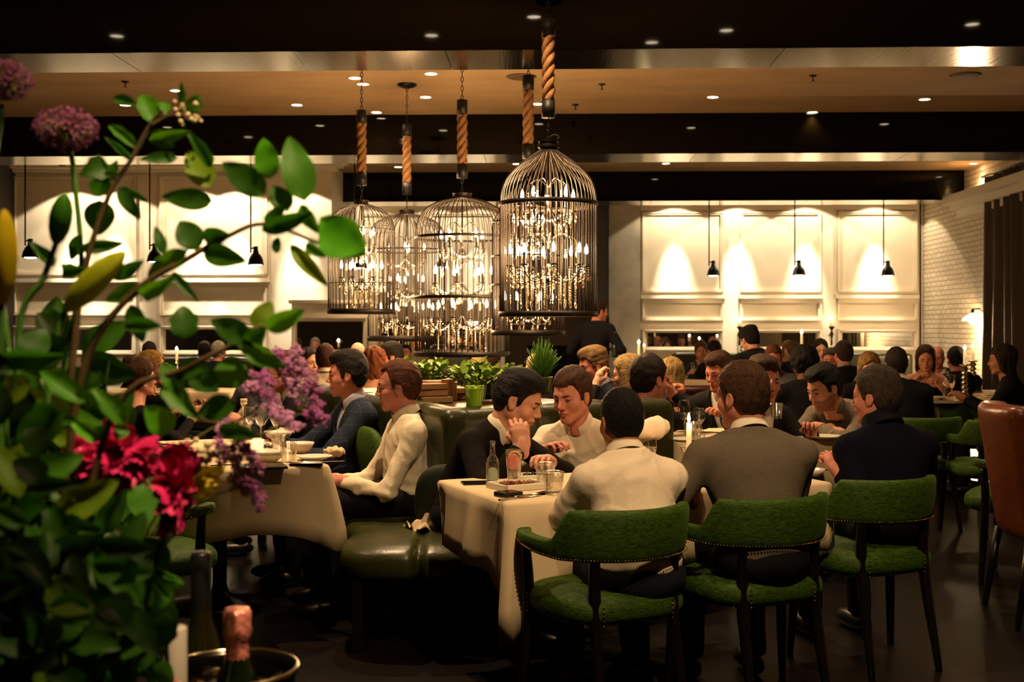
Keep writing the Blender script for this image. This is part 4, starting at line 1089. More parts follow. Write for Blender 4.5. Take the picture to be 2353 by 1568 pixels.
def birdcage(px, d, top, bot, width, rope, bands, tiers, label, peak=False, nb=44, canopy=True, hook=False, dome=.28, rod=True, lit=34):
    """pixel rows: top of the dome, bottom ring; rope=(top row, bottom row) of the rope piece"""
    s = F/d; r = width/2/s; zt = H-(top-HY)/s; zb = H-(bot-HY)/s; t = thing('birdcage_chandelier', XD(px, d, zb), 0, label, 'chandelier', 'birdcage chandeliers on rope')
    hh = zt-zb; dh = hh*dome; zs = hh-dh
    # one bar profile, shared by all bars
    pr = [(r, 0)]+[(r, zs*k/5) for k in range(1, 5)]
    if peak: prof = [(r, zs), (r*.985, zs+dh*.18), (r*.90, zs+dh*.40), (r*.70, zs+dh*.62), (r*.42, zs+dh*.80), (r*.20, zs+dh*.93), (r*.12, zs+dh)]
    else: prof = [(r, zs), (r*.985, zs+dh*.25), (r*.92, zs+dh*.50), (r*.78, zs+dh*.72), (r*.55, zs+dh*.88), (r*.30, zs+dh*.97), (r*.16, zs+dh)]
    path = [Vector((a, 0, z)) for a, z in pr]+bez([(a, 0, z) for a, z in prof], 3)
    b = BM(); tube(b, path, .0040, 5); bm_ = shared('cage_bar', b, M_CAGE)
    for k in range(nb):
        o = bpy.data.objects.new('cage_bar', bm_); COL.objects.link(o); o.parent = t; o.rotation_euler = (0, 0, 2*math.pi*(k+.3)/nb)
    for i, (bz, bh) in enumerate([(bot, 12/s)]+bands):
        z = 0 if i == 0 else H-(bz-HY)/s-zb
        b = BM(); lathe(b, [(r+.004, z-bh/2), (r+.009, z-bh/2), (r+.009, z+bh/2), (r+.004, z+bh/2), (r+.004, z-bh/2)], 48, cap=False); obj('base_ring' if i == 0 else 'cage_band', b, M_BAND, t, True)
    b = BM()
    for a in (0, math.pi/2): tube(b, [(-r*math.cos(a), -r*math.sin(a), 0), (r*math.cos(a), r*math.sin(a), 0)], .006, 6)
    obj('base_cross', b, M_BAND, t)
    b = BM(); lathe(b, [(r*.19, hh-.012), (r*.22, hh-.005), (r*.20, hh+.01), (r*.20, hh+.032), (r*.22, hh+.038), (0, hh+.04)], 24); obj('crown_cap', b, M_CAGE, t, True)
    if hook: b = BM(); tube(b, bez([(0, 0, hh+.03), (.01, 0, hh+.07), (.05, 0, hh+.085), (.075, 0, hh+.07), (.06, 0, hh+.06)], 5), .004, 6); obj('hook', b, M_CAGE, t, True)
    # rod, tiers of arms with candle bulbs, crystals
    b = BM(); z0 = min(z_ for z_, *_ in [(H-(ty-HY)/s-zb-.16, 0) for ty, *_ in tiers]); tube(b, [(0, 0, max(.04, z0-.05)), (0, 0, hh)], .007, 8); lathe(b, [(0, max(.03, z0-.07)), (.05, max(.04, z0-.06)), (.06, max(.05, z0-.04)), (.02, max(.06, z0-.02)), (0, max(.06, z0-.02))], 16)
    obj('centre_rod', b, M_BAND, t, True)
    for ti, (ty, tr, na, ph, dress) in enumerate(tiers):
        z = H-(ty-HY)/s-zb            # flame height
        zc = z-.115
        R_ = tr/s
        b = BM(); tube(b, bez([(0, 0, zc+.02), (R_*.3, 0, zc-.085), (R_*.72, 0, zc-.10), (R_, 0, zc-.03), (R_, 0, zc)], 5), .0055, 6); am = shared('arm', b, M_BAND)
        b = BM(); tube(b, bez([(0, 0, zc+.16), (R_*.35, 0, zc+.22), (R_*.7, 0, zc+.19), (R_*.75, 0, zc+.13)], 5), .004, 5); sc = shared('scroll', b, M_BAND)
        b = BM(); lathe(b, [(0, zc-.006), (.022, zc), (.028, zc+.008), (.010, zc+.010), (.010, zc+.085), (0, zc+.085)], 12); cs_ = shared('candle_sleeve', b, M_SLEEVE)
        b = BM(); lathe(b, [(0, z-.032), (.009, z-.026), (.0135, z-.008), (.011, z+.012), (.004, z+.034), (0, z+.042)], 10); bu = shared('flame_bulb', b, M_BULB)
        w_ = 2*R_*math.sin(math.pi/na); sg = swag(w_, .055+.02*dress, int(w_/.017))
        def put(me, par, loc=(0, 0, 0), rz_=0, nm=None):
            o = bpy.data.objects.new(nm or me.name.split('.')[0], me); COL.objects.link(o); o.parent = par; o.location = loc; o.rotation_euler = (0, 0, rz_); return o
        for k in range(na):
            a = ph+2*math.pi*k/na; A_ = put(am, t, rz_=a); put(cs_, A_, (R_, 0, 0)); put(bu, A_, (R_, 0, 0)); put(sc, t, rz_=a)
            for j, (rr, zz, n_) in enumerate(((R_+.02, zc-.005, 4 if dress > 1 else 2), (R_-.02, zc-.012, 6 if dress > 1 else 4), (R_*.72, zc-.105, 9 if dress > 1 else 2), (R_*.4, zc-.10, 6 if dress > 1 else 2), (R_*.75, zc+.125, 2))):
                if dress == 0 and j in (1, 3): continue
                put(STR[n_], A_, (rr, 0, zz), .5*j)
            if dress > 1:
                for j, (rr, n_) in enumerate(((R_*.9, 4), (R_*.55, 9))): put(STR[n_], t, (rr*math.cos(a+.5), rr*math.sin(a+.5), zc-.05-.03*j), j)
            o = put(sg, t, (R_*math.cos(a), R_*math.sin(a), zc-.005), a+math.pi/2+math.pi/na)
        point(t.location+Vector((0, 0, z)), 1.35*lit/len(tiers), (1, .60, .28), max(.04, R_*.6), 'birdcage_light')
    # chain, sockets and rope
    y0, y1 = rope; za = H-(y0-HY)/s-zb; zz = H-(y1-HY)/s-zb; rr = .042; so = .115
    def chain(z_lo, z_hi):
        n_ = max(1, int((z_hi-z_lo)/.038)); st = (z_hi-z_lo)/n_
        for k in range(n_):
            o = bpy.data.objects.new('chain_link', LINK); COL.objects.link(o); o.parent = t; o.location = (0, 0, z_lo+st*(k+.5)); o.rotation_euler = (0, 0, (k % 2)*1.57)
    chain(hh+.03, zz-so); chain(za+so, ZC-zb-.03)
    b = BM(); lathe(b, [(rr+.004, zz-so), (rr+.004, zz)], 24); obj('rope_socket', b, M_SOCK, t, True)
    b = BM(); lathe(b, [(rr+.004, za), (rr+.004, za+so)], 24); obj('rope_socket', b, M_SOCK, t, True)
    b = BM()
    for k in range(3):
        pts = []; n_ = int((za-zz)/.006)
        for i in range(n_+1):
            zq = zz+(za-zz)*i/n_; a = zq*26+k*2.094; pts.append((.0215*math.cos(a), .0215*math.sin(a), zq))
        tube(b, pts, .0245, 8)
    obj('rope', b, M_ROPE, t, True)
    b = BM(); lathe(b, [(.02, ZC-zb-.045), (.07, ZC-zb-.03), (.10, ZC-zb-.012), (.10, ZC-zb)], 24); obj('ceiling_canopy', b, M_BLACK, t, True)
    return t
birdcage(1260, 8.02, 338, 722, 222, (83, 232), [(470, .030)], [(447, 62, 5, .35, 1), (574, 88, 8, .1, 2)], 'largest and nearest birdcage chandelier with pointed dome, at the right of the group', peak=True, nb=56, hook=True, dome=.34, lit=60)
birdcage(1214, 9.25, 470, 765, 165, (208, 332), [(512, .012), (590, .012), (655, .012)], [(505, 35, 4, .3, 1), (580, 55, 6, .2, 1), (682, 54, 6, .0, 1)], 'birdcage chandelier on the second rope, half hidden behind the largest cage', nb=40, dome=.2, lit=40)
birdcage(1062, 9.85, 455, 813, 215, (262, 378), [(547, .022), (684, .026)], [(540, 50, 5, .4, 1), (622, 68, 7, .1, 1), (700, 78, 6, .3, 2)], 'tall birdcage chandelier hanging lowest in the middle, between two bands', nb=52, dome=.26, lit=50)
birdcage(831, 10.6, 470, 716, 152, (283, 397), [(652, .006), (530, .005)], [(533, 28, 4, .3, 1), (610, 46, 6, .2, 2)], 'leftmost birdcage chandelier, its left side behind a bright green leaf', nb=40, dome=.30, lit=34)
birdcage(935, 11.8, 492, 778, 176, (313, 421), [(576, .016)], [(568, 40, 4, .0, 1), (640, 40, 5, .5, 1), (706, 60, 6, .2, 2)], 'farthest birdcage chandelier hanging from the round ceiling canopy', nb=44, dome=.24, lit=34)
# ================================================================== things on the tables
M_PORC = mat('white_porcelain', '#d6ccb8', .25, spec=.5); M_SILV = mat('polished_silver', '#c9bda8', .15, 1); M_CLEAR = thin_glass('clear_glass', gloss=.22, rough=.04)
M_CUT = thin_glass('cut_glass', (.97, .96, .93), gloss=.17, rough=.08); M_WAX = mat('candle_wax', '#e8d09a', .5, emit=((1, .6, .25), .25)); M_FLAME = emission('candle_flame', (1, .78, .42), 60)
M_PHONE = mat('phone_black', '#060607', .12); M_BOOKLET = mat('menu_cover', '#15100c', .5)
def item(name, loc, label, cat, rot=0, group=None): return thing(name, loc, rot, label, cat, group)
def tumbler(loc, label, h=.09, r=.038, liquid=None, m=None, cat='glass', group='cut glass tumblers'):
    t = item('tumbler', loc, label, cat, group=group); b = BM(); n = 48
    lathe(b, [(0, 0), (r*.72, 0), (r*.74, .01), (r*.80, h*.25), (r*.86, h*.5), (r*.93, h*.75), (r, h), (r*.94, h), (r*.70, .014), (0, .014)], n, cap=False)
    for i, v in enumerate(b.verts):
        a = math.atan2(v.co.y, v.co.x); f = 1+.06*math.cos(a*8+v.co.z*60)*(v.co.z < h*.8); v.co.x *= f; v.co.y *= f
    obj('glass_body', b, m or M_CUT, t, True)
    b = BM(); tube(b, [(r*.97*math.cos(a), r*.97*math.sin(a), h) for a in np.linspace(0, 6.283, 20, endpoint=False)], .0012, 5, close=True); obj('rim', b, M_CUT, t, True)
    if liquid: b = BM(); lathe(b, [(0, .016), (r*.68, .016), (r*.86, h*.55), (0, h*.55)], n); obj('drink', b, liquid, t, True)
    return t
def wine(loc, label, h=.20, r=.038, liquid=None, flute=False, group='wine glasses', s=1):
    t = item('wine_glass', loc, label, 'glass', group=group); b = BM(); st = h*.45
    bowl = [(0, 0), (.032, 0), (.033, .002), (.006, .006), (.004, .02), (.004, st), (r*.5, st+.008), (r, st+(h-st)*.4), (r*.95, st+(h-st)*.7), (r*.78, h)] if not flute else [(0, 0), (.030, 0), (.006, .006), (.004, st), (.018, st+.03), (.026, h*.8), (.024, h)]
    lathe(b, bowl, 22, cap=False); obj('glass_body', b, M_CLEAR, t, True)
    b = BM(); rr = bowl[-1][0]; tube(b, [(rr*math.cos(a), rr*math.sin(a), h) for a in np.linspace(0, 6.283, 20, endpoint=False)], .001, 5, close=True); obj('rim', b, M_CUT, t, True)
    if liquid: b = BM(); lathe(b, [(0, st+.006), (r*.45, st+.012), ((r if not flute else .022)*.92, st+(h-st)*.38), (0, st+(h-st)*.38)], 20); obj('drink', b, liquid, t, True)
    return t
def bottle(loc, label, h=.18, r=.028, m=None, lab=None, neck=.35, cap=None, cat='bottle', name='bottle', cork=None, fill=None):
    t = item(name, loc, label, cat); b = BM(); nr = r*.36
    lathe(b, [(0, 0), (r*.92, 0), (r, .008), (r, h*(1-neck-.18)), (r*.85, h*(1-neck-.08)), (nr*1.15, h*(1-neck+.03)), (nr, h*.93), (nr*1.25, h*.94), (nr*1.25, h*.97), (nr, h*.975), (nr, h)], 24, cap=False); obj('glass_body', b, m or M_CLEAR, t, True)
    if fill: b = BM(); lathe(b, [(0, .004), (r*.9, .004), (r*.93, h*(1-neck-.2)), (r*.7, h*(1-neck-.1)), (0, h*(1-neck-.1))], 20); obj('contents', b, fill, t, True)
    if lab:
        b = BM(); a0 = -math.pi/2-.9; rows = []
        for i in range(13):
            a = a0+1.8*i/12; c = math.cos(a), math.sin(a); hh = math.sqrt(max(0, 1-((i-6)/6.0)**2))*.5+.5
            rows.append((b.verts.new((c[0]*r*1.015, c[1]*r*1.015, h*.10)), b.verts.new((c[0]*r*1.015, c[1]*r*1.015, h*.10+h*.30*hh))))
        for A_, B_ in zip(rows, rows[1:]): b.faces.new((A_[0], B_[0], B_[1], A_[1]))
        obj('label', b, lab, t, True)
    if cap: b = BM(); lathe(b, [(nr*1.35, h*.92), (nr*1.35, h+.004), (0, h+.004)], 16); obj('cap', b, cap, t, True)
    return t
def plate(loc, label, r=.13, food=None, square=None, rot=0, cat='plate', name='plate', group=None):
    t = item(name, loc, label, cat, rot, group); b = BM()
    if square:
        wx, wy = square; box(b, -wx/2, wx/2, -wy/2, wy/2, 0, .008, bev=.003)
        for x0, x1, y0, y1 in ((-wx/2, wx/2, -wy/2, -wy/2+.014), (-wx/2, wx/2, wy/2-.014, wy/2), (-wx/2, -wx/2+.014, -wy/2, wy/2), (wx/2-.014, wx/2, -wy/2, wy/2)): box(b, x0, x1, y0, y1, .004, .024, bev=.004)
    else: lathe(b, [(0, 0), (r*.6, 0), (r, .014), (r*1.0, .018), (r*.65, .008), (0, .006)], 30, cap=False)
    obj('dish', b, M_PORC, t, not square)
    if food:
        rg = random.Random(int(loc[0]*1000)); b = BM(); k = .55
        ex, ey = (square[0]*.36, square[1]*.34) if square else (r*.55, r*.55)
        for i in range(60):
            a = rg.random()*6.28; q = rg.random()**.6; p = (ex*q*math.cos(a), ey*q*math.sin(a), .014+.016*(1-q)*rg.random())
            dx, dy = rg.uniform(-.02, .02), rg.uniform(-.02, .02); tube(b, [p, (p[0]+dx, p[1]+dy, p[2]+rg.uniform(-.003, .012)), (p[0]+dx*1.6, p[1]+dy*1.2, p[2])], .0028, 5)
        o = obj('food_shreds', b, food, t, True); o['kind'] = 'stuff'
    return t
def bowl(loc, label, r=.075, h=.05, m=None, group='white bowls'):
    t = item('bowl', loc, label, 'bowl', group=group); b = BM(); lathe(b, [(0, 0), (r*.5, 0), (r*.8, h*.4), (r, h), (r*.95, h), (r*.72, h*.42), (0, .008)], 28, cap=False); obj('dish', b, m or M_PORC, t, True); return t
def slab(name, loc, w, l, h, rot, m, label, cat, m2=None):
    b = BM(); box(b, -w/2, w/2, -l/2, l/2, 0, h, bev=min(h*.3, .004)); t = item(name, loc, label, cat, rot); obj('cover' if m2 else 'casing', b, m, t, None)
    if m2: b = BM(); box(b, -w/2+.006, w/2-.004, -l/2+.004, l/2-.004, h*.15, h*.85); b2 = b; bmesh.ops.translate(b, verts=b.verts, vec=(0, -.006, 0)); obj('pages', b, m2, t)
    else: b = BM(); box(b, -w/2+.004, w/2-.004, -l/2+.004, l/2-.004, h, h+.0006); obj('screen', b, M_PHONE, t)
    return t
def knife(loc, rot, label, fork=False):
    t = item('fork' if fork else 'knife', loc, label, 'cutlery', rot, 'cutlery on the white cloths'); b = BM(); tube(b, bez([(-.10, 0, .004), (-.05, 0, .005), (0, 0, .004)], 4), [.0045, .005, .005, .0045, .004, .0035, .003, .003, .0025], 6)
    obj('handle', b, M_SILV, t, True); b = BM()
    if fork:
        for k in range(4): tube(b, [(.03, -.009+.006*k, .004), (.085, -.009+.006*k, .007)], .0013, 4)
        box(b, .0, .035, -.010, .010, .003, .005)
    else: box(b, 0, .10, -.007, .007, .002, .004, bev=.001)
    obj('tines' if fork else 'blade', b, M_SILV, t); return t
def flame(t, z, power=1.2, r=.007):
    b = BM(); lathe(b, [(0, z), (r*.8, z+.008), (r, z+.016), (r*.6, z+.030), (0, z+.044)], 10); obj('flame', b, M_FLAME, t, True); point(t.location+Vector((0, 0, z+.02)), power, (1, .55, .22), .012, 'candle_light')
# --- front table
tumb1 = tumbler(P(1253, 1116, 4.62)-Vector((0, 0, .0)), 'cut glass tumbler standing behind the other, between the cocktail and the white shirt', .095, .040)
def on1(px, py, z=.763): return PZ(px, py, z)
tumb1.location = on1(1253, 1121); tumbler(on1(1272, 1137), 'front cut glass tumbler, partly hidden by the white shirt sleeve', .085, .041)
bottle(on1(1132, 1112), 'small clear soda bottle with a pale round label on the front table', .172, .026, lab=mat('pale_label', '#9aa58a', .6), neck=.34)
ck = tumbler(on1(1181, 1112), 'tall cocktail glass with a pink grapefruit slice beside the soda bottle', .135, .034, m=M_CUT, group=None)
b = BM(); sphere(b, (-.004, -.006, .088), .026, 20, 12, (1, .3, 1.25)); obj('grapefruit_slice', b, mat('grapefruit', '#d8452e', .35, emit=((1, .25, .12), .12)), ck, True)
b = BM(); tube(b, [(.003+.024*math.cos(a), -.012, .108+.022*math.sin(a)) for a in np.linspace(-.3, 3.4, 14)], .004, 6); obj('orange_peel', b, mat('orange_peel', '#e58a25', .4, emit=((1, .5, .1), .1)), ck, True)
rg = random.Random(4); b = BM()
for i in range(9): p = Vector((rg.uniform(-.014, .014), rg.uniform(-.014, .014), .02+.011*i)); box(b, p.x-.010, p.x+.010, p.y-.010, p.y+.010, p.z-.009, p.z+.009, Matrix.Translation(p) @ Euler((rg.random(), rg.random(), rg.random())).to_matrix().to_4x4() @ Matrix.Translation(-p))
obj('ice', b, M_CUT, ck)
M_FOOD = mat('roast_shreds', '#7a3a14', .5, noise=(60, .5)); R1z = R1
plate(on1(1190, 1122), 'oblong rimmed plate of shredded food in the middle of the front table', square=(.20, .155), rot=R1+.12, food=M_FOOD)
plate(on1(1235, 1103), 'oblong white plate with dark food behind the cut glass tumblers', square=(.20, .12), rot=R1-.35, food=mat('dark_food', '#1c120c', .4))
slab('smartphone', on1(1104, 1112), .075, .150, .008, R1+1.35, M_PHONE, 'black smartphone at the back left corner of the front table', 'phone')
slab('card_case', on1(1168, 1141), .085, .070, .018, R1+.2, mat('case_black', '#0d0b0a', .45), 'small black box with rounded corners at the front edge of the front table', 'box')
knife(on1(1195, 1146), R1+.28, 'silver knife lying at the front edge of the long table beside the black box')
knife(on1(1222, 1139), R1+.45, 'silver fork lying by the white shirt sleeve', True)
# candle in a glass holder
t = item('glass_candlestick', on1(1583, 1080), 'cut glass candlestick with a lit ivory candle, left of the grey sweater', 'candle')
b = BM(); lathe(b, [(0, 0), (.038, 0), (.040, .006), (.018, .014), (.012, .022), (.022, .032), (.012, .042), (.026, .056), (.014, .066), (.014, .074), (.030, .082), (.040, .10), (.041, .104), (.014, .10), (0, .10)], 20); obj('glass_holder', b, M_CUT, t, True)
b = BM(); lathe(b, [(0, .08), (.0125, .08), (.0105, .205), (0, .205)], 16); obj('candle', b, M_WAX, t, True); flame(t, .208, 1.6)
t = item('water_goblet', on1(1490, 1090), 'round water glass showing above the white shirt shoulder', 'glass'); b = BM(); lathe(b, [(0, 0), (.030, .0), (.008, .01), (.007, .055), (.028, .075), (.036, .11), (.034, .148)], 22, cap=False); obj('glass_body', b, M_CLEAR, t, True); b = BM(); lathe(b, [(0, .07), (.03, .085), (.034, .115), (0, .115)], 20); obj('drink', b, M_CUT, t, True)
t.location.z += .0
bottle(PZ(1607, 1062, .765), 'clear glass water bottle beside the lit candle', .235, .027, neck=.32)
plate(on1(1590, 1104), 'small white plate under the knife at the left of the grey sweater', .07)
knife(on1(1575, 1100), R1+1.2, 'silver knife on the small plate left of the grey sweater')
bowl(on1(1872, 1094), 'small white sauce dish left of the navy pullover', .045, .03); knife(on1(1868, 1086), R1+.1, 'fork lying by the small sauce dish', True)
# --- wine glass table in the middle
M_ROSE = mat('rose_wine', '#d88a5a', .1, trans=.6, emit=((1, .45, .2), .08)); M_WHITEW = mat('white_wine', '#c9a850', .1, trans=.6)
def T3(px, py): return PZ(px, py, .765)
wine(T3(1556, 992), 'flute of rose wine left of the pair of wine glasses', .22, .026, M_ROSE, True)
wine(T3(1572, 1005), 'wine glass second from the left on the middle table', .21, .038)
wine(T3(1606, 1008), 'wine glass in front of the raised hand on the middle table', .17, .036)
tumbler(T3(1586, 1006), 'cut glass tumbler between the wine glasses of the middle table', .09, .04); tumbler(T3(1596, 1020), 'clear votive tumbler right behind the lit candle', .08, .038)
plate(T3(1893, 1008), 'flat white dish under the forearm of the young man', .10)
plate(T3(1575, 1015), 'white side plate at the left end of the middle table', .09)
# --- left table
knife(T2(742, 1063), .3, 'silver knife on the bread plate of the left table')
plate(T2(722, 1056), 'white plate with a folded napkin and cutlery at the right of the left table', .085)
b = BM(); rg = random.Random(2)
tumbler(T2(663, 1066), 'cut glass tumbler in the middle of the left table', .10, .041)
tumbler(T2(640, 1040), 'plain glass behind the cut tumbler on the left table', .09, .036)
bowl(T2(615, 1062), 'larger white bowl at the front of the left table', .082, .052); bowl(T2(690, 1040), 'white bowl right of the cut tumbler', .07, .05); bowl(T2(640, 1012), 'white bowl with crumpled napkins farther back on the left table', .08, .05)
slab('smartphone', T2(704, 1068), .075, .150, .008, TH+1.25, M_PHONE, 'black smartphone lying at the front edge of the left table', 'phone')
slab('menu_folder', T2(598, 1076), .16, .22, .012, TH+1.5, M_BOOKLET, 'flat black bill folder at the front edge of the left table', 'folder')
plate(T2(600, 1035), 'plate with leftover food in the middle of the left table', .11, food=mat('leftovers', '#3a2414', .5))
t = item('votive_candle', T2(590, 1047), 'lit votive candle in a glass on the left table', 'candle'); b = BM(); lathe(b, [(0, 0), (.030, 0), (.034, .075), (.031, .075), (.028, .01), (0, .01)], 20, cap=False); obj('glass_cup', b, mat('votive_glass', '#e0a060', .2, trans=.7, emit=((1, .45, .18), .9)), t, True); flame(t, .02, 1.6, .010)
wine(T2(637, 1022), 'wine glass in front of the jacket sleeve on the left table', .20, .038); wine(T2(600, 1018), 'wine glass at the middle of the left table', .20, .038); wine(T2(576, 1010), 'wine glass left of the votive candle', .18, .036)
bottle(T2(560, 1045), 'clear glass water bottle behind the purple flowers', .27, .035, neck=.35, cap=mat('cap_pale', '#c8b48a', .5))
b = BM(); sphere(b, (0, 0, .02), .045, 16, 10, (1.2, .8, .5))
for v in b.verts: v.co += Vector((math.sin(v.co.y*190)*.006, math.cos(v.co.x*150)*.006, math.sin(v.co.x*210+v.co.y*90)*.008))
for loc, lb in ((T2(768, 1048), 'white napkin at the right rear corner of the left table'), (T2(655, 1000), 'crumpled white napkin on the back of the left table')):
    o = obj('napkin', b.copy(), M_LINEN, loc=loc, sm=True); tag(o, lb, 'napkin')
b.free()
b = BM(); bmesh.ops.create_grid(b, x_segments=22, y_segments=22, size=.12)
for v in b.verts:
    x, y = v.co.x, v.co.y; r_ = math.hypot(x, y); v.co.z = .045+.035*math.cos(r_*26)+.022*math.sin(x*45+y*20)+.014*math.sin(y*70-x*30); v.co.x *= .75; v.co.y *= .6
    v.co.z = max(v.co.z, .004)
o = obj('napkin', b, M_LINEN, loc=I(-.24, -.20, .470), sm=True, rot=(0, 0, .5)); md = o.modifiers.new('t', 'SOLIDIFY'); md.thickness = .002
tag(o, 'crumpled white napkin lying on the empty corner seat', 'napkin')
# --- console between the booths: books, wood block, green pots
CZ = .992
def pot(px, py, d, r, h, label, plant='succulent', hue='#4c7a14', seedn=1, ph=.12, z=CZ, pr_=None):
    p = XD(px, d, z); t = item('potted_plant', p, label, 'potted plant', group=None)
    b = BM(); lathe(b, [(0, 0), (r*.74, 0), (r*.80, .01), (r, h*.92), (r*1.04, h), (r*.95, h), (r*.9, h*.85), (0, h*.85)], 26, cap=False); obj('pot', b, mat('glazed_'+hue, hue, .2, spec=.6, noise=(14, .35, (1, 1, .4)), coat=.5), t, True)
    rg = random.Random(seedn); me = None
    if plant == 'succulent':
        b = BM(); leafo = [(0, 0), (.2, .42), (.5, .62), (.82, .55), (1, 0)]; b_ = b
        vs = []; 
        for u_, w_ in leafo: vs.append((b.verts.new((u_, -w_*.62, .05-.25*(u_-.6)**2+.10*w_)), b.verts.new((u_, 0, .0-.25*(u_-.6)**2)), b.verts.new((u_, w_*.62, .05-.25*(u_-.6)**2+.10*w_))))
        for A_, B_ in zip(vs, vs[1:]):
            for k in (0, 1):
                try: b.faces.new((A_[k], A_[k+1], B_[k+1], B_[k]))
                except ValueError: pass
        bmesh.ops.remove_doubles(b, verts=b.verts, dist=1e-4)
        m_ = mat('leaf_olive_%d' % (seedn % 2), ['#6f8f1c', '#86a02c'][seedn % 2], .42, spec=.4)
        me = shared('leaf', b, m_)
        for s_ in range(11):
            a = rg.random()*6.28; q = rg.random()**.5*pr_; c = Vector((q*math.cos(a), q*math.sin(a), h*.9+ph*.8*(1-.6*(q/pr_)**2)*rg.uniform(.35, .85)))
            bs = BM(); tube(bs, bez([(c.x*.3, c.y*.3, h*.8), (c.x*.8, c.y*.8, (h*.8+c.z)/2), c], 3), .004, 5); obj('stem', bs, mat('stem_green', '#3f5a14', .6), t, True)
            for k in range(9):
                o = bpy.data.objects.new('leaf', me); COL.objects.link(o); o.parent = t; o.location = c+Vector((0, 0, -.004*k)); l_ = rg.uniform(.040, .062)
                o.scale = (l_, l_, l_); o.rotation_euler = (rg.uniform(-.3, .3), -.9+.13*k+rg.uniform(-.2, .2), k*2.4+rg.random())
    elif plant == 'moss':
        b = BM()
        for i in range(160):
            a = rg.random()*6.28; q = rg.random()**.5*r*.92; p0 = Vector((q*math.cos(a), q*math.sin(a), h*.84)); bmesh.ops.create_icosphere(b, subdivisions=1, radius=rg.uniform(.004, .008), matrix=Matrix.Translation(p0+Vector((0, 0, rg.uniform(0, .022)))))
        o = obj('moss', b, mat('moss_green', '#7f9a1e', .8), t, True); o['kind'] = 'stuff'
    else:
        b = BM()
        for i in range(130):
            a = rg.random()*6.28; q = rg.random()**.6; p1 = Vector((pr_*q*math.cos(a), pr_*q*math.sin(a), h*.85+ph*(1.05-.5*q*q)*rg.uniform(.6, 1))); tube(b, bez([(p1.x*.15, p1.y*.15, h*.8), (p1.x*.55, p1.y*.55, h*.8+(p1.z-h*.8)*.6), p1], 2), [.0028, .0032, .003, .002, .001], 4)
        o = obj('needle_foliage', b, mat('needle_green', '#4f7a12', .6, noise=(40, .4)), t, True); o['kind'] = 'stuff'
    return t
pot(1090, 0, 5.74, .048, .095, 'small bright green pot of moss standing on the booth back', 'moss', '#7fae1c', 3, z=1.0)
pot(1092, 0, 6.15, .062, .12, 'green pot of bushy succulent behind the small moss pot', 'succulent', '#5c7d16', 4, .17, pr_=.13)
pot(1128, 0, 6.45, .055, .11, 'darker green pot with trailing succulent right of the bushy one', 'succulent', '#3c5210', 5, .13, pr_=.12)
pot(968, 0, 6.95, .062, .13, 'tall green pot with dark leafy plant left of the wooden block', 'succulent', '#4e6e12', 6, .19, pr_=.13)
pot(1004, 0, 7.25, .06, .10, 'round green pot with pale leaved plant under the lowest birdcage', 'succulent', '#4b6b10', 7, .16, pr_=.14)
pot(1247, 0, 7.1, .06, .10, 'pot of spiky needle leaves behind the man in the open white shirt', 'needle', '#4e5a20', 8, .26, pr_=.12)
pot(1172, 0, 7.3, .05, .08, 'small yellowish succulent behind the dark haired man', 'succulent', '#6a7a20', 9, .12, pr_=.09)
PAG = mat('book_pages', '#a08050', .8, noise=(120, .2, (1, 1, 30)))
BK = [('#7a3a20', 988, 6.25, 0, 'brown book lying second from the bottom of the front stack'), ('#6a4a28', 1000, 6.22, -1, 'thin tan book at the bottom of the front stack'), ('#a8402c', 1012, 6.62, 0, 'red covered book at the bottom of the rear stack'), ('#c05a3c', 1008, 6.62, 1, 'orange book in the middle of the rear stack'), ('#b0805a', 1004, 6.62, 2, 'pale brown book on top of the rear stack'), ('#7c4a22', 985, 6.25, 1, 'thick old brown book on top of the front stack'), ('#8a3424', 1055, 6.5, 0, 'reddish book right of the wooden block'), ('#b5683e', 1057, 6.5, 1, 'orange brown book lying on the reddish book')]
for c, px, d, lv, lb in BK:
    lv2 = lv+1 if d < 6.4 else lv; p = XD(px, d, CZ+lv2*.034); slab('book', p, .17, .13, .032, TH+.1*(lv-1)+.05, mat('book_'+c, c, .6, noise=(40, .2)), lb, 'book', PAG)
t = item('wooden_block', XD(1032, 6.35, CZ), 'upright grained wooden block between books and succulents', 'wooden block', TH); b = BM(); lathe(b, [(0, 0), (.043, 0), (.043, .118), (0, .118)], 14); obj('block', b, mat('grained_wood', '#9a6a34', .55, noise=(30, .6, (1, 1, .08))), t, None)
slab('tray', XD(1150, 5.98, CZ), .30, .10, .03, TH2, mat('tray_wood', '#1f120a', .4), 'low dark wooden tray right of the small moss pot', 'tray', mat('tray_edge', '#5a3a1c', .5))
bottle(XD(1128, 6.9, CZ), 'small clear bottle between the pots on the ledge', .12, .02)
# --- background table ware
t = item('candlestick', PZ(2217, 919, .765), 'tall twisted silver candlestick with a lit candle on the right table', 'candle')
b = BM(); pr = [(0, 0), (.085, 0), (.09, .01), (.03, .03)]
for k in range(6): pr += [(.018, .04+.042*k), (.034, .06+.042*k), (.018, .08+.042*k)]
pr += [(.05, .30), (.052, .305), (.015, .31), (0, .31)]
lathe(b, pr, 20); obj('silver_stem', b, M_SILV, t, True); b = BM(); lathe(b, [(0, .31), (.014, .31), (.012, .43), (0, .43)], 12); obj('candle', b, M_WAX, t, True); flame(t, .435, 2.0, .012)
t2 = copy_tree(t); t2.location = PZ(2264, 905, .765)+Vector((0, .3, 0)); tag(t2, 'second twisted silver candlestick, farther back near the brick wall', 'candle'); point(t2.location+Vector((0, 0, .46)), 1.6, (1, .55, .22), .012, 'candle_light')
bottle(PZ(2176, 917, .765), 'clear glass bottle on the right table before the long haired woman', .25, .035, neck=.35, lab=mat('dark_label', '#2a2a20', .6))
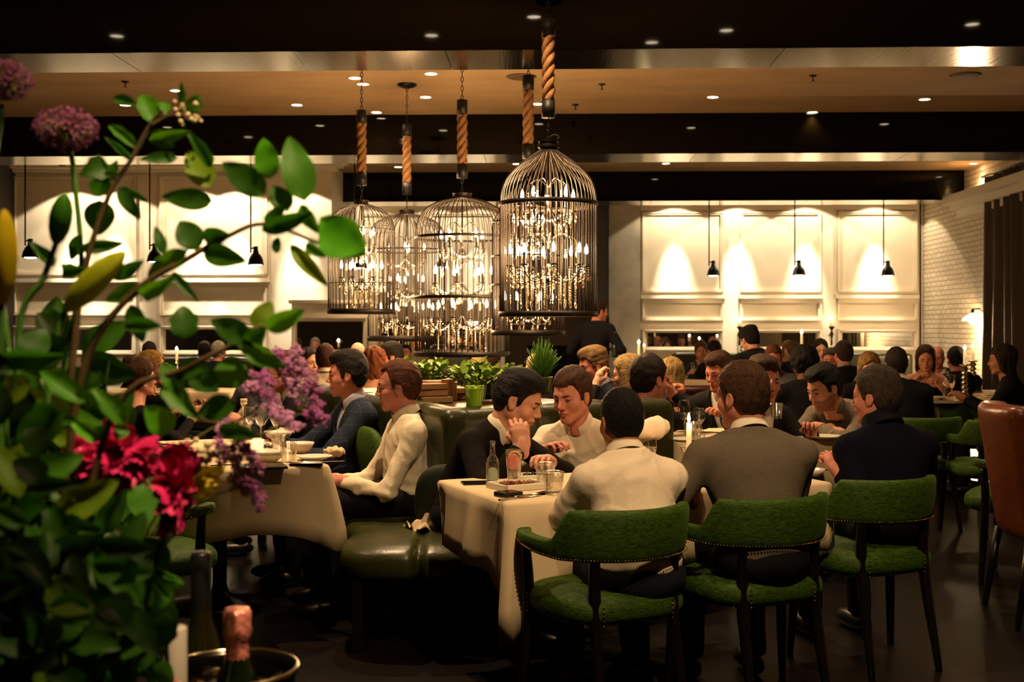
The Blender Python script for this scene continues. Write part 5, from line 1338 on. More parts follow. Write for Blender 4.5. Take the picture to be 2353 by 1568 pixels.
wine(PZ(2188, 920, .765), 'flute of rose wine on the right table', .22, .03, M_ROSE, True)
tumbler(PZ(2207, 924, .765), 'empty tumbler at the foot of the twisted candlestick', .085, .04)
plate(PZ(2165, 926, .765), 'white rimmed plate with food on the right table', square=(.3, .2), food=mat('greens', '#4a3a14', .5)); plate(PZ(2150, 916, .765), 'white side plate behind the rimmed plate at the right', .1)
plate(PZ(1588, 868, .765), 'far white plate with pale food before the woman in grey', .12, food=mat('pale_food', '#c8a880', .6)); wine(PZ(1595, 872, .765), 'far wine glass with golden wine before the woman in grey', .2, .04, M_WHITEW)
bowl(PZ(397, 897, .765), 'white cup bowl on a saucer under a small glass, before the blonde woman', .07, .06); plate(PZ(397, 900, .765), 'white saucer under the cup bowl before the blonde woman', .10); tumbler(PZ(397, 892, .765), 'small clear glass above the white saucer', .12, .03)
def candle_at(loc, label, h=.2, holder=True, pw=1.5, bronze=False):
    st_ = thing('side_table', (loc[0], loc[1], 0), 0, ('side table under the '+label)[:90], 'table'); b = BM(); lathe(b, [(.16, 0), (.16, .02), (.02, .04), (.02, loc[2]-.03), (.2, loc[2]-.025), (.2, loc[2]-.002), (0, loc[2]-.001)], 16); obj('pedestal', b, M_DWOOD, st_)
    t = item('candlestick', loc, label, 'candle'); b = BM()
    if holder: lathe(b, [(0, 0), (.05, 0), (.012, .02), (.018, .06), (.010, .09), (.016, .13), (.03, h-.01), (.03, h), (0, h)], 14); obj('stem', b, mat('dark_bronze', '#2a1c10', .4, .6) if bronze else M_SILV, t, True)
    b = BM(); lathe(b, [(0, h), (.014, h), (.013, h+.13), (0, h+.13)], 10); obj('candle', b, M_WAX, t, True); flame(t, h+.133, pw, .014); return t
candle_at(XD(1468, 11.9, .76), 'tall lit candle before the grey pier, right of the waiter', .34, pw=2); candle_at(PZ(1480, 842, .76)+Vector((0, 0, 0)), 'shorter lit candle low beside the first mirror', .2, pw=2)
candle_at(P(406, 822, 12.2)-Vector((0, 0, .16)), 'lit candle seen between the leaves at the left', .10)
candle_at(XD(2120, 13.6, .76)+Vector((-.9, .3, 0)), 'lit candle beyond the suited men at the right wall bench', .26, pw=1.5)
candle_at(XD(1842, 12.0, .78), 'small lit candle glinting above the black haired silhouette', .42, pw=1)
def bracket(px, py, lb):
    l = room(rx(px, YR)+.0, YR-.16, rz(py, YR, px)); t = item('candle_bracket', l, lb, 'wall light'); b = BM()
    lathe(b, [(0, -.30), (.02, -.28), (.012, -.2), (.035, -.12), (.012, -.06), (.05, 0), (.055, .01), (0, .012)], 12)
    for k in range(14): sphere(b, (.035*math.sin(k*1.3), .02*math.cos(k*2), -.30-.045*k), .018, 6, 4)
    box(b, -.012, .012, 0, .155, -.15, -.12); obj('bracket_stem', b, mat('dark_bronze', '#2a1c10', .4, .6), t, True)
    b = BM(); lathe(b, [(0, .01), (.028, .01), (.03, .12), (0, .12)], 12); obj('candle', b, M_WAX, t, True); flame(t, .125, 9, .022)
bracket(1696, 752, 'candle wall bracket between first and second panel, left of the standing woman'); bracket(1906, 752, 'candle wall bracket between the second and third panel')
# ================================================================== the guests
BLK, BRN, DBR, GIN, GRY, BLD = '#0d0908', '#2e1a0e', '#1c110a', '#5a3016', '#3a3028', '#b08a48'
# --- near the camera
person('man from behind in a white shirt with very short black hair, nearest the camera', (1425, 887, 4.25), 12, (8, 8, 0), lean=13, q='near', skin='tan', hair=('crop', '#0c0908'), cloth=('shirt', '#dccdb2'), trousers='#10141e', collar='#dccdb2',
       L=dict(tp=(1325, 1190, 4.50), pole=(-1, -.5, -.6), show=False), R=dict(t=(.06, .36, .80), pole=(.05, -.6, -1)), seed=3, sh=.93, hs=.93)
person('man from behind in a grey sweater with a white collar and wavy brown hair', (1703, 828, 4.42), 10, (30, 6, 0), lean=12, q='near', skin='pink', hair=('short', '#3a2413'), cloth=('sweater', '#4a4238', mat('grey_knit', '#5f5648', .95, spec=.05, noise=(230, .22, (1, 1, 2.5)), bump=(300, .35))), trousers='#0c0d12', collar='#dcd2bc',
       L=dict(tp=(1588, 1140, 4.42), pole=(-1, -.5, -.9), f=(-.05, .5, .75), n=(-.5, -.6, .4), curl=1.2), R=dict(t=(.10, .34, .80), pole=(.45, -.5, -1)), seed=5, sh=1.16, hs=1.0)
person('man from behind in a navy turtleneck pullover with grey brown hair, holding a fork', (2012, 838, 5.06), 18, (30, 6, 0), lean=9, side=4, q='near', skin='pink', hair=('short', '#33291f'), cloth=('sweater', '#0c0d18', mat('navy_knit', '#0d0e1a', .95, spec=.08, noise=(160, .25), bump=(260, .3))), trousers='#0a0a10', collar='#0d0e1a', extra=('turtle',),
       L=dict(tp=(1928, 1085, 4.92), pole=(-.1, -.9, -1.2), curl=1.0), R=dict(t=(.2, .38, .82), pole=(.9, -.3, -.6)), seed=7, sh=1.15, hs=1.0)
person('man in a dark sweater over a white collar resting his cheek on his hand', (1212, 850, 5.20), -118, (14, 22, 0), lean=24, q='near', skin='light', hair=('quiff', '#0e0a09'), cloth=('sweater', '#15110f', mat('charcoal_knit', '#16120f', .95, spec=.08, noise=(180, .2), bump=(260, .25))), trousers='#0b0b0e', collar='#e0d6c0', extra=('open',),
       R=dict(tp=(1200, 1026, 4.93), pole=(.9, .3, -.9), f=(-.05, -.2, 1), n=(.85, .5, .1), curl=1.35), L=dict(t=(-.02, .42, .80), pole=(-.9, .1, -.4)), seed=9, sh=1.05, hs=1.04, beard=None)
person('man in an open necked white shirt leaning sideways beside the dark sweater', (1308, 842, 5.62), 158, (-14, 14, 0), lean=16, q='near', skin='pink', hair=('short', '#3c2214'), cloth=('shirt', '#d4c6ae'), trousers='#0b0b0e', collar='#d4c6ae', extra=('open',),
       L=dict(tp=(1412, 1000, 5.35), pole=(-1, .1, .25), show=False), R=dict(t=(.1, .35, .80), pole=(.7, .0, -.6)), seed=11, hs=1.04)
person('man in profile in a white shirt and thin glasses sitting on the green booth', (915, 826, 5.86), 106, (-14, 5, 0), lean=2, q='near', skin='pink', hair=('reced', '#4a2412'), cloth=('shirt', '#ddd0b4'), trousers='#0c0b0f', collar='#ddd0b4', extra=('glasses',),
       L=dict(t=(-.10, .36, .645), pole=(-.6, -.7, -.5), f=(.35, .9, -.1), curl=.8), R=dict(t=(.10, .38, .63), pole=(.5, -.6, -.5), f=(-.3, .9, -.1), curl=.8), seed=13, sh=1.08, hs=1.0)
def checked():
    m = mat('checked_wool', '#232a34', .9, spec=.1, bump=(300, .2)); nt = m.node_tree; b = nt.nodes['Principled BSDF']; tc = nt.nodes.new('ShaderNodeTexCoord')
    out = None
    for ax, sc_ in ((0, 18), (1, 18), (2, 15)):
        sp = nt.nodes.new('ShaderNodeSeparateXYZ'); nt.links.new(tc.outputs['Object'], sp.inputs[0])
        mu = nt.nodes.new('ShaderNodeMath'); mu.operation = 'MULTIPLY'; mu.inputs[1].default_value = sc_; nt.links.new(sp.outputs[ax], mu.inputs[0])
        fr = nt.nodes.new('ShaderNodeMath'); fr.operation = 'FRACT'; nt.links.new(mu.outputs[0], fr.inputs[0])
        lt = nt.nodes.new('ShaderNodeMath'); lt.operation = 'LESS_THAN'; lt.inputs[1].default_value = .04; nt.links.new(fr.outputs[0], lt.inputs[0])
        if out is None: out = lt
        else:
            mx = nt.nodes.new('ShaderNodeMath'); mx.operation = 'MAXIMUM'; nt.links.new(out.outputs[0], mx.inputs[0]); nt.links.new(lt.outputs[0], mx.inputs[1]); out = mx
    mix = nt.nodes.new('ShaderNodeMix'); mix.data_type = 'RGBA'; mix.inputs[6].default_value = rgb('#232a36'); mix.inputs[7].default_value = rgb('#39404a')
    nt.links.new(out.outputs[0], mix.inputs[0]); nt.links.new(mix.outputs[2], b.inputs['Base Color']); return m
person('man in profile in a blue grey checked jacket beside the man with thin glasses', (800, 804, 6.55), 112, (-16, 3, 0), lean=4, q='near', skin='pink', hair=('quiff', '#17100d'), cloth=('jacket', '#252c38', checked(), '#a8aab4'), trousers='#101722', collar='#a8aab4', extra=('open',),
       L=dict(t=(-.12, .46, .72), pole=(-.6, -.5, -.5)), R=dict(t=(.12, .48, .74), pole=(.5, -.4, -.5)), seed=15, sh=1.1, hs=1.02)
person('man with glasses and sandy hair facing left behind the purple flowers', (652, 808, 7.35), 104, (-8, 6, 0), lean=10, q='mid', skin='pink', hair=('side', '#5a3a1c'), cloth=('sweater', '#0e0d10'), collar='#8a8878', extra=('glasses',),
       L=dict(t=(-.1, .42, .82)), R=dict(t=(.1, .42, .82)), seed=17, hs=1.0)
person('young bearded man in a grey shirt leaning his arms on the table', (1882, 838, 7.00), 132, (-16, 20, 0), lean=34, q='near', skin='light', hair=('quiff', '#0e0a08'), cloth=('shirt', '#5e574c', mat('grey_chambray', '#6a6154', .9, spec=.1, noise=(260, .25), bump=(200, .25))), trousers='#0c0c10', collar='#6a6154', extra=('open', 'watch'),
       L=dict(t=(.02, .42, .80), pole=(-1, .1, -.2), f=(1, .2, -.05)), R=dict(t=(-.02, .36, .79), pole=(1, .1, -.2), f=(-1, .25, -.05)), seed=19, hs=1.06, beard=True, sh=1.1)
person('man with brown hair facing right with a tumbler before his mouth, behind the grey sweater', (1758, 816, 6.75), -158, (-6, 8, 0), lean=12, q='near', skin='pink', hair=('side', '#34200f'), cloth=('jacket', '#0c0b0e'), trousers='#0b0b0e', collar='#b8ae98',
       R=dict(t=(.09, .26, 1.0), pole=(.7, 0, -.8), f=(-.2, .1, 1), n=(.4, 1, 0), curl=1.0), L=dict(t=(-.15, .38, .80)), seed=21, hs=1.06)
tumbler(P(1784, 962, 6.46), 'tumbler held up before the mouth of the brown haired man', .085, .036, group=None)
person('man with short brown hair looking down left, half hidden by the grey sweater', (1648, 808, 7.75), 146, (-14, 14, 0), lean=12, q='near', skin='pink', hair=('quiff', '#3a2414'), cloth=('jacket', '#0c0b0e'), trousers='#0b0b0e', collar='#b8ae98',
       R=dict(t=(.20, .36, .99), pole=(.9, -.2, -.8), f=(.1, .8, .25), n=(0, -.3, 1), curl=.9), L=dict(t=(-.15, .40, .82)), seed=23, hs=1.02)
person('person from behind with dark brown hair and black jacket, chin in hand', (1492, 812, 6.95), -28, (-26, 4, 0), lean=14, q='mid', skin='pink', hair=('short', '#1f130c'), cloth=('sweater', '#0a090b'), R=dict(t=(.10, .30, 1.0), pole=(.8, .2, -.7), f=(-.2, -.2, 1), n=(.7, .5, 0), curl=1.1), seed=25, hs=1.14)
person('blonde woman with a straight bob and glasses holding her hand to her face', (1443, 815, 7.7), 62, (8, 4, 0), lean=10, q='mid', sex='f', skin='pale', hair=('bob', '#94794a'), cloth=('sweater', '#0c0b0d'), L=dict(t=(-.10, .30, 1.02), pole=(-.8, .2, -.7), f=(.2, -.2, 1), n=(-.6, .5, 0), curl=1.1), extra=('glasses', 'watch', 'watchleft'), seed=27, hs=.98)
person('man with sandy grey hair in a dark blue jumper facing left before the hearth', (1358, 796, 8.1), 116, (-8, 12, 0), lean=12, q='mid', skin='pink', hair=('side', '#6a5030'), cloth=('sweater', '#141a26'), collar='#a8a8b0', seed=29, hs=1.0)
person('woman from behind with long blonde hair beside the dark leather chair', (1545, 822, 8.6), -20, (-6, 6, 0), lean=10, q='mid', sex='f', skin='pale', hair=('long', '#94794a'), cloth=('sweater', '#101014'), seed=31)
person('bald man from behind in front of the hearth', (1229, 812, 9.6), 10, (0, 10, 0), lean=10, q='mid', skin='pale', hair=None, cloth=('sweater', '#141214'), seed=33)
# --- left middle
person('man from behind in a white shirt with short auburn hair, left of the jacket man', (748, 789, 9.6), 4, (-4, 4, 0), lean=6, q='mid', skin='pink', hair=('short', '#3c1e10'), cloth=('shirt', '#cfc2ac'), collar='#cfc2ac', seed=35)
person('bald man from behind below the leftmost birdcage', (822, 787, 11.4), 6, (0, 4, 0), lean=6, q='mid', skin='pale', hair=None, cloth=('shirt', '#c8bca8'), seed=37)
person('woman from behind with curly auburn hair and bare shoulders', (861, 797, 9.7), -14, (-10, 4, 0), lean=8, q='mid', sex='f', skin='light', hair=('curly', '#6a3416'), cloth=('dress', '#0d0a0b'), L=dict(t=(-.14, .40, .81), bare=2), R=dict(t=(.14, .40, .81), bare=2), strap=True, seed=39)
person('dark haired man in profile behind the curly haired woman', (897, 784, 10.4), 116, (-10, 4, 0), lean=8, q='mid', skin='pink', hair=('short', '#140d0a'), cloth=('jacket', '#121014'), seed=41, hs=1.05)
person('smiling dark haired man facing the camera under the farthest birdcage', (932, 788, 15.2), 175, (0, 2, 0), lean=6, q='far', skin='pink', hair=('quiff', '#160e0a'), cloth=('shirt', '#4a4240'), seed=43)
person('dark haired woman facing right behind the purple flowers', (709, 800, 10.3), -132, (0, 4, 0), lean=8, q='mid', sex='f', skin='pale', hair=('long', '#120b0a'), cloth=('dress', '#1a1216'), seed=45)
person('woman with long pale blonde hair from behind, right of the succulents', (1101, 815, 12.2), 0, (0, 6, 0), lean=6, q='far', sex='f', skin='pale', hair=('long', '#b09868'), cloth=('dress', '#141214'), seed=47)
person('person in a pale blue shirt turned away beside the blonde woman, right of the succulents', (1134, 805, 12.8), -30, (0, 6, 0), lean=6, q='far', skin='pale', hair=('short', '#2a1a10'), cloth=('shirt', '#8a94a0'), collar='#8a94a0', seed=49)
person('blonde woman facing right with her fingers at her lips behind the leaves', (348, 806, 8.6), -92, (0, 2, 0), lean=12, q='mid', sex='f', skin='light', hair=('shoulder', '#a07c40'), cloth=('dress', '#0a090b'), R=dict(t=(.10, .28, 1.02), pole=(.8, .2, -.7), f=(-.1, -.1, 1), n=(.6, .5, 0), curl=1.1), seed=51)
person('person with a pearl earring mostly hidden by leaves at the left', (318, 824, 7.6), -50, (0, 0, 0), lean=8, q='mid', sex='f', skin='light', hair=('bun', '#3a2010'), cloth=('dress', '#0f0c0e'), extra=('earring',), seed=53)
person('dark haired person far behind the leaves, above the blonde woman', (343, 784, 13.4), 20, (0, 0, 0), lean=6, q='far', skin='pink', hair=('short', '#241814'), cloth=('sweater', '#121012'), seed=55)
person('grey haired man at the left wall seen between leaves', (502, 783, 14.0), -20, (0, 0, 0), lean=6, q='far', skin='pink', hair=('short', '#8a8478'), cloth=('jacket', '#101018'), seed=57)
person('brown haired man beside the grey haired man at the left wall', (470, 784, 14.3), 30, (0, 0, 0), lean=6, q='far', skin='pink', hair=('short', '#241812'), cloth=('sweater', '#151214'), seed=59)
person('guest in a grey striped shirt just left of the man with glasses and sandy hair', (604, 800, 9.0), 20, (0, 10, 0), lean=16, q='far', skin='pink', hair=('short', '#16100e'), cloth=('shirt', '#6a6a70'), seed=61)
person('guest at the far left glimpsed through dark leaves', (92, 780, 8.4), -150, (0, 0, 0), lean=6, q='mid', skin='pink', hair=('short', '#241410'), cloth=('jacket', '#0e0c0e'), collar='#d8ccb8', seed=63)
# --- standing staff
person('standing waiter in a black suit seen from behind, holding a green bottle', (1379, 690, 13.5), -30, (-40, 8, 0), lean=6, q='mid', skin='pink', hair=('short', '#2a1810'), cloth=('jacket', '#0d0c12'), trousers='#0b0b10', stand=True, R=dict(t=(.16, .20, 1.17), pole=(.6, -.5, -.3), curl=1.2), L=dict(t=(-.2, .25, 1.1)), seed=65)
bottle(P(1413, 822, 13.3), 'green wine bottle held by the standing waiter', .29, .036, m=mat('green_bottle', '#0c3a14', .15), neck=.38, lab=mat('dark_label2', '#1a1a14', .6), name='wine_bottle')
person('standing woman in black with dark loose hair bending over a table', (1717, 750, 11.2), 14, (12, 22, 0), lean=22, q='mid', sex='f', skin='light', hair=('side', '#0b0808'), cloth=('sweater', '#09080a'), trousers='#08080a', stand=True, seed=67, sh=1.25, hs=1.0)
# --- right background
G = [
 ('woman in grey facing the camera below the first mirror', (1611, 786, 15.6), 172, ('bun', '#4a2c16'), ('sweater', '#2c2a2e'), 'f', 'pink', 'far', None),
 ('man from behind in a black suit next to the woman in grey', (1641, 782, 14.6), 24, ('short', '#1a100b'), ('jacket', '#0c0b0e'), 'm', 'pink', 'far', '#b8ae98'),
 ('man with ginger hair in a pale blue shirt looking down', (1778, 790, 10.2), 172, ('crop', '#5a2e14'), ('shirt', '#6e7078'), 'm', 'pink', 'mid', '#6e7078'),
 ('blonde woman facing the camera at the far wall bench', (1812, 783, 16.5), 178, ('bob', '#8a5a2a'), ('shirt', '#b8a890'), 'f', 'pale', 'far', None),
 ('man from behind with short greying hair at the far wall bench', (1822, 782, 14.3), 10, ('short', '#4a3624'), ('jacket', '#0e0c10'), 'm', 'pink', 'far', None),
 ('black haired guest from behind, a large dark silhouette', (1846, 798, 9.0), 8, ('fro', '#070506'), ('sweater', '#070608'), 'm', 'dark', 'mid', None),
 ('dark haired woman facing the camera left of the wall bracket', (1885, 779, 13.4), 176, ('long', '#1c0f0a'), ('dress', '#1a1216'), 'f', 'pale', 'mid', None),
 ('grey haired man leaning forward facing the camera', (1908, 799, 11.9), 158, ('short', '#3a2e26'), ('jacket', '#0d0c10'), 'm', 'pink', 'mid', None),
 ('broad man from behind in a black suit before the wall bracket', (1938, 782, 11.0), 12, ('short', '#2c1a10'), ('jacket', '#09080b'), 'm', 'pink', 'mid', '#8a8070'),
 ('blonde woman looking down right of the broad man in black', (1999, 811, 9.6), 176, ('long', '#907040'), ('sweater', '#0c0a0c'), 'f', 'pale', 'mid', None),
 ('man from behind in a black suit with a white collar above the green chair', (2059, 797, 8.9), -4, ('short', '#22140c'), ('jacket', '#07070a'), 'm', 'pink', 'mid', '#c8bca4'),
 ('woman with long brown hair looking down at the right table', (2127, 794, 11.3), 162, ('long', '#3a2010'), ('dress', '#141014'), 'f', 'light', 'mid', None),
 ('bald man with a red face behind the long haired woman', (2153, 796, 13.0), 150, None, ('jacket', '#0e0c12'), 'm', 'pink', 'mid', None),
 ('dark haired man from behind left of the twisted candlestick', (2196, 796, 11.6), 4, ('short', '#0b0808'), ('jacket', '#0a0b14'), 'm', 'pink', 'mid', None),
 ('woman with long dark brown hair at the right edge facing left', (2303, 792, 9.7), 66, ('long', '#241610'), ('sweater', '#070608'), 'f', 'tan', 'mid', None),
 ('blonde guest from behind just right of the standing woman in black', (1745, 800, 14.6), 0, ('bob', '#6a5430'), ('sweater', '#0e0c0e'), 'f', 'pale', 'far', None),
 ('bald headed guest at the far wall bench behind the candle', (1853, 793, 16.8), 170, None, ('jacket', '#1a1416'), 'm', 'pale', 'far', None),
 ('small far woman facing the camera beside the bald headed guest', (1872, 796, 17.4), 178, ('long', '#3a1e12'), ('dress', '#5a5048'), 'f', 'pale', 'far', None),
]
for i, (lb, tp_, yw, hr, cl, sx, sk, q_, co) in enumerate(G):
    if hr is None: hd = (0, 8, 0)
    else: hd = (0, 14 if 'down' in lb else 4, 0)
    kw = {}
    if cl[0] == 'dress': kw = dict(L=dict(t=(-.13, .36, .84), bare=1), R=dict(t=(.10, .34, .88), bare=1))
    person(lb, tp_, yw, hd, lean=16 if 'down' in lb or 'leaning' in lb else 8, q=q_, sex=sx, skin=sk, hair=hr, cloth=cl, collar=co, seed=100+i, hs=.97, sh=1.15 if 'broad' in lb or 'silhouette' in lb or 'suit' in lb else 1.0, **kw)
# hidden dining chairs / stools are only built where they show; the others share the wall benches
# ================================================================== bouquet and wine bucket in the foreground
def leafmat(name, c, c2):
    m = mat(name, c, .5, spec=.22, noise=(28, .18)); b = m.node_tree.nodes['Principled BSDF']; nt = m.node_tree
    tr = nt.nodes.new('ShaderNodeBsdfTranslucent'); tr.inputs[0].default_value = rgb(c2); mx = nt.nodes.new('ShaderNodeMixShader'); mx.inputs[0].default_value = .35
    out = nt.nodes['Material Output']; nt.links.new(b.outputs[0], mx.inputs[1]); nt.links.new(tr.outputs[0], mx.inputs[2]); nt.links.new(mx.outputs[0], out.inputs[0]); return m
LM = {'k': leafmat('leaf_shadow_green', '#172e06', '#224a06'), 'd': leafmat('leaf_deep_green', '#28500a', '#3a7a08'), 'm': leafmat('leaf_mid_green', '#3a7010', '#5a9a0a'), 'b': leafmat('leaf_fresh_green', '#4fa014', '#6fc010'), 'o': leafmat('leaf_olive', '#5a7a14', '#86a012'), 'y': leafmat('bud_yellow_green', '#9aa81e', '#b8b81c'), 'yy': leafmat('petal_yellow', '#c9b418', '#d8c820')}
M_STEM = mat('stem_brown', '#4a3a18', .6, noise=(40, .3)); M_STEMG = mat('stem_fresh', '#3a6a18', .5)
rgl = random.Random(77)
def leaf_mesh(key, mk, curl=.16, fold=.16, shape=.45, notch=0, seedn=0):
    b = BM(); n = 12; rg = random.Random(seedn); ph = rg.random()*6; rows = []
    for i in range(n+1):
        t = i/n; w_ = (math.sin(math.pi*t**(.62+shape*.5))**.75)*.5 if 0 < t < 1 else .004
        if notch: w_ *= 1-.18*abs(math.sin(t*9+ph))
        z = -curl*(t-.35)**2+.015*math.sin(t*7+ph); row = []
        for k in (-1, -.6, 0, .6, 1):
            row.append(b.verts.new((k*w_, t, z+fold*abs(k)*w_+.012*math.sin(t*14+k*3+ph)*abs(k))))
        rows.append(row)
    for A_, B_ in zip(rows, rows[1:]):
        for k in range(4): b.faces.new((A_[k], A_[k+1], B_[k+1], B_[k]))
    return shared('leaf', b, LM[mk])
LMESH = {}
def lmesh(mk, v): 
    k = (mk, v)
    if k not in LMESH: LMESH[k] = leaf_mesh(k, mk, .10+.12*v, .12+.07*v, .25+.2*(v % 3), v == 3, v)
    return LMESH[k]
def leaf(parent, base, tip, wpx, mk='d', d=1.6, v=None, tilt=None, dd=None):
    """base, tip in picture pixels; d distance of the base"""
    B_ = P(base[0], base[1], d); dd = rgl.uniform(-.03, .03) if dd is None else dd
    T_ = P(tip[0], tip[1], d+dd); y = T_-B_; L_ = y.length; y.normalize(); W_ = wpx/F*d*1.05
    view = (B_-Vector((0, 0, H))).normalized(); x = y.cross(-view).normalized(); z = x.cross(y)
    tl = rgl.uniform(-.45, .45) if tilt is None else tilt
    M = Matrix((x, y, z)).transposed().to_4x4(); M = Matrix.Translation(B_) @ M @ Matrix.Rotation(tl, 4, 'Y') @ Matrix.Diagonal((W_, L_, L_, 1))
    o = bpy.data.objects.new('leaf', lmesh(mk, rgl.randrange(4) if v is None else v)); COL.objects.link(o); o.parent = parent; o.matrix_local = parent.matrix_local.inverted() @ M if False else M; return o
def stem(parent, pts, d, r0=.004, r1=.002, m=None, name='stem'):
    q = bez([P(x, y, d if not isinstance(d, (list, tuple)) else d[i]) for i, (x, y) in enumerate(pts)], 5); b = BM(); n = len(q)
    tube(b, q, [r0+(r1-r0)*i/(n-1) for i in range(n)], 7); return obj(name, b, m or M_STEM, parent, True)
O = Vector((0, 0, 0))
def plantobj(name, label, cat='flower', group=None): return thing(name, O, 0, label, cat, group)
# counter with vase and bucket
ct = thing('side_counter', (-.95, 1.75, 0), 0, 'dark counter in the foreground below the bouquet and the wine bucket', 'counter')
b = BM(); box(b, -.75, .75, -.45, .34, .614, .654, bev=.006); obj('top', b, M_DWOOD, ct); b = BM(); box(b, -.7, .7, -.4, .30, 0, .614); obj('body', b, M_DWOOD, ct)
vs = thing('flower_vase', (-.85, 1.62, .655), 0, 'vase under the bouquet of leaves and pink peonies', 'vase'); b = BM(); lathe(b, [(0, 0), (.08, 0), (.10, .05), (.09, .16), (.07, .22), (.08, .25), (.075, .25), (.065, .22), (.085, .15), (0, .01)], 28, cap=False); obj('vessel', b, mat('vase_glaze', '#1a1a16', .25), vs, True)
BASE = (90, 1560)
# main leafy branches; leaves are read off from left to right
br = plantobj('leafy_branch', 'long leafy branch reaching right over the birdcages with the brightest leaf at its tip', 'branch', 'leafy branches of the bouquet')
stem(br, [(120, 1500), (180, 900), (290, 690), (440, 590), (520, 545), (610, 515), (735, 560)], [1.55]*7, .006, .0025)
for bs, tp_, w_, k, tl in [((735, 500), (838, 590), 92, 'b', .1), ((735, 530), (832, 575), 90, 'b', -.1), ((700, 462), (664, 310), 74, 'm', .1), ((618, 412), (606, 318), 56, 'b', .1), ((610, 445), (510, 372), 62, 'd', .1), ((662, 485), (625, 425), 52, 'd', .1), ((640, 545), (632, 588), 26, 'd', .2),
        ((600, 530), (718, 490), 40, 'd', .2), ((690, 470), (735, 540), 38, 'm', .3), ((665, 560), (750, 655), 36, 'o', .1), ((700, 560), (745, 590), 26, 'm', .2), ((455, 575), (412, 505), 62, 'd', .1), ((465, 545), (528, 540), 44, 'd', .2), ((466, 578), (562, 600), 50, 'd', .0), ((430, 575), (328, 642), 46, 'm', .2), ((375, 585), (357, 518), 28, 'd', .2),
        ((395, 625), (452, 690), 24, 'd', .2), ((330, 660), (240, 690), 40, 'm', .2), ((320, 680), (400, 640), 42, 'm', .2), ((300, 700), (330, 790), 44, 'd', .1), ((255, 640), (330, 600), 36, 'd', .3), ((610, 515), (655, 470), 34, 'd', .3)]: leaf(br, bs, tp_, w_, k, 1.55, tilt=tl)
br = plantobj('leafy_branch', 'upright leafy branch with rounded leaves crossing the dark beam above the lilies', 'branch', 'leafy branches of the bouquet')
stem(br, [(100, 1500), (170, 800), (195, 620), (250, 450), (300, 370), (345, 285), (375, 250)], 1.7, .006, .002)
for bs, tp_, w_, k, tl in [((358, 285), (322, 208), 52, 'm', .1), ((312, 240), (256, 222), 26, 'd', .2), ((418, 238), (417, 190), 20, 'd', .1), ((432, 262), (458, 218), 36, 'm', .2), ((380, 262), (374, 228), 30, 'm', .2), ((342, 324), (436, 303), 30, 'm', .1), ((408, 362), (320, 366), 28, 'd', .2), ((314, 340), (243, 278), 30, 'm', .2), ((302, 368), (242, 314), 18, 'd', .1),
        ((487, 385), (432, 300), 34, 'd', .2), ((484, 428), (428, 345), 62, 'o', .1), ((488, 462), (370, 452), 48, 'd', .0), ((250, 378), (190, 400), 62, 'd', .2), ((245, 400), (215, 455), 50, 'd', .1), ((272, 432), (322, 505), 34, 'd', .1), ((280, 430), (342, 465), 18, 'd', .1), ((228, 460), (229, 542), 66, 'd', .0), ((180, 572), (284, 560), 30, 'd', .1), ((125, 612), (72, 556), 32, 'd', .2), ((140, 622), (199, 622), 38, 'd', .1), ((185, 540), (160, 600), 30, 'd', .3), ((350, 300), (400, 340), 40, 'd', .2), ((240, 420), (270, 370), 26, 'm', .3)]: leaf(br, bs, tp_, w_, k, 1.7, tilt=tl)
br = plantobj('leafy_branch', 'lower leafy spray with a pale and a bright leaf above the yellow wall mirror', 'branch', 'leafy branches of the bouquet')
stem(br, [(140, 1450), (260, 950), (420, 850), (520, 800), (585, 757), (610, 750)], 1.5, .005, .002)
for bs, tp_, w_, k, tl in [((585, 757), (626, 692), 52, 'o', .1), ((612, 757), (698, 714), 46, 'b', .1), ((575, 782), (486, 735), 56, 'd', .1), ((424, 778), (421, 698), 72, 'd', .0), ((368, 750), (270, 745), 40, 'd', .1), ((545, 785), (655, 848), 44, 'm', .2), ((530, 892), (533, 815), 76, 'm', .0), ((470, 830), (400, 870), 50, 'd', .2), ((560, 790), (610, 760), 40, 'd', .2), ((440, 850), (500, 900), 60, 'd', .1), ((380, 880), (450, 960), 56, 'm', .1), ((500, 985), (590, 1000), 38, 'd', .2), ((540, 930), (450, 950), 60, 'd', .2), ((395, 992), (334, 935), 62, 'b', .0), ((415, 905), (372, 830), 50, 'm', .2), ((275, 1010), (282, 968), 34, 'm', .1), ((232, 1012), (152, 955), 42, 'b', .0), ((290, 975), (215, 890), 50, 'm', .2), ((195, 925), (85, 845), 54, 'm', .2)]: leaf(br, bs, tp_, w_, k, 1.5, tilt=tl)
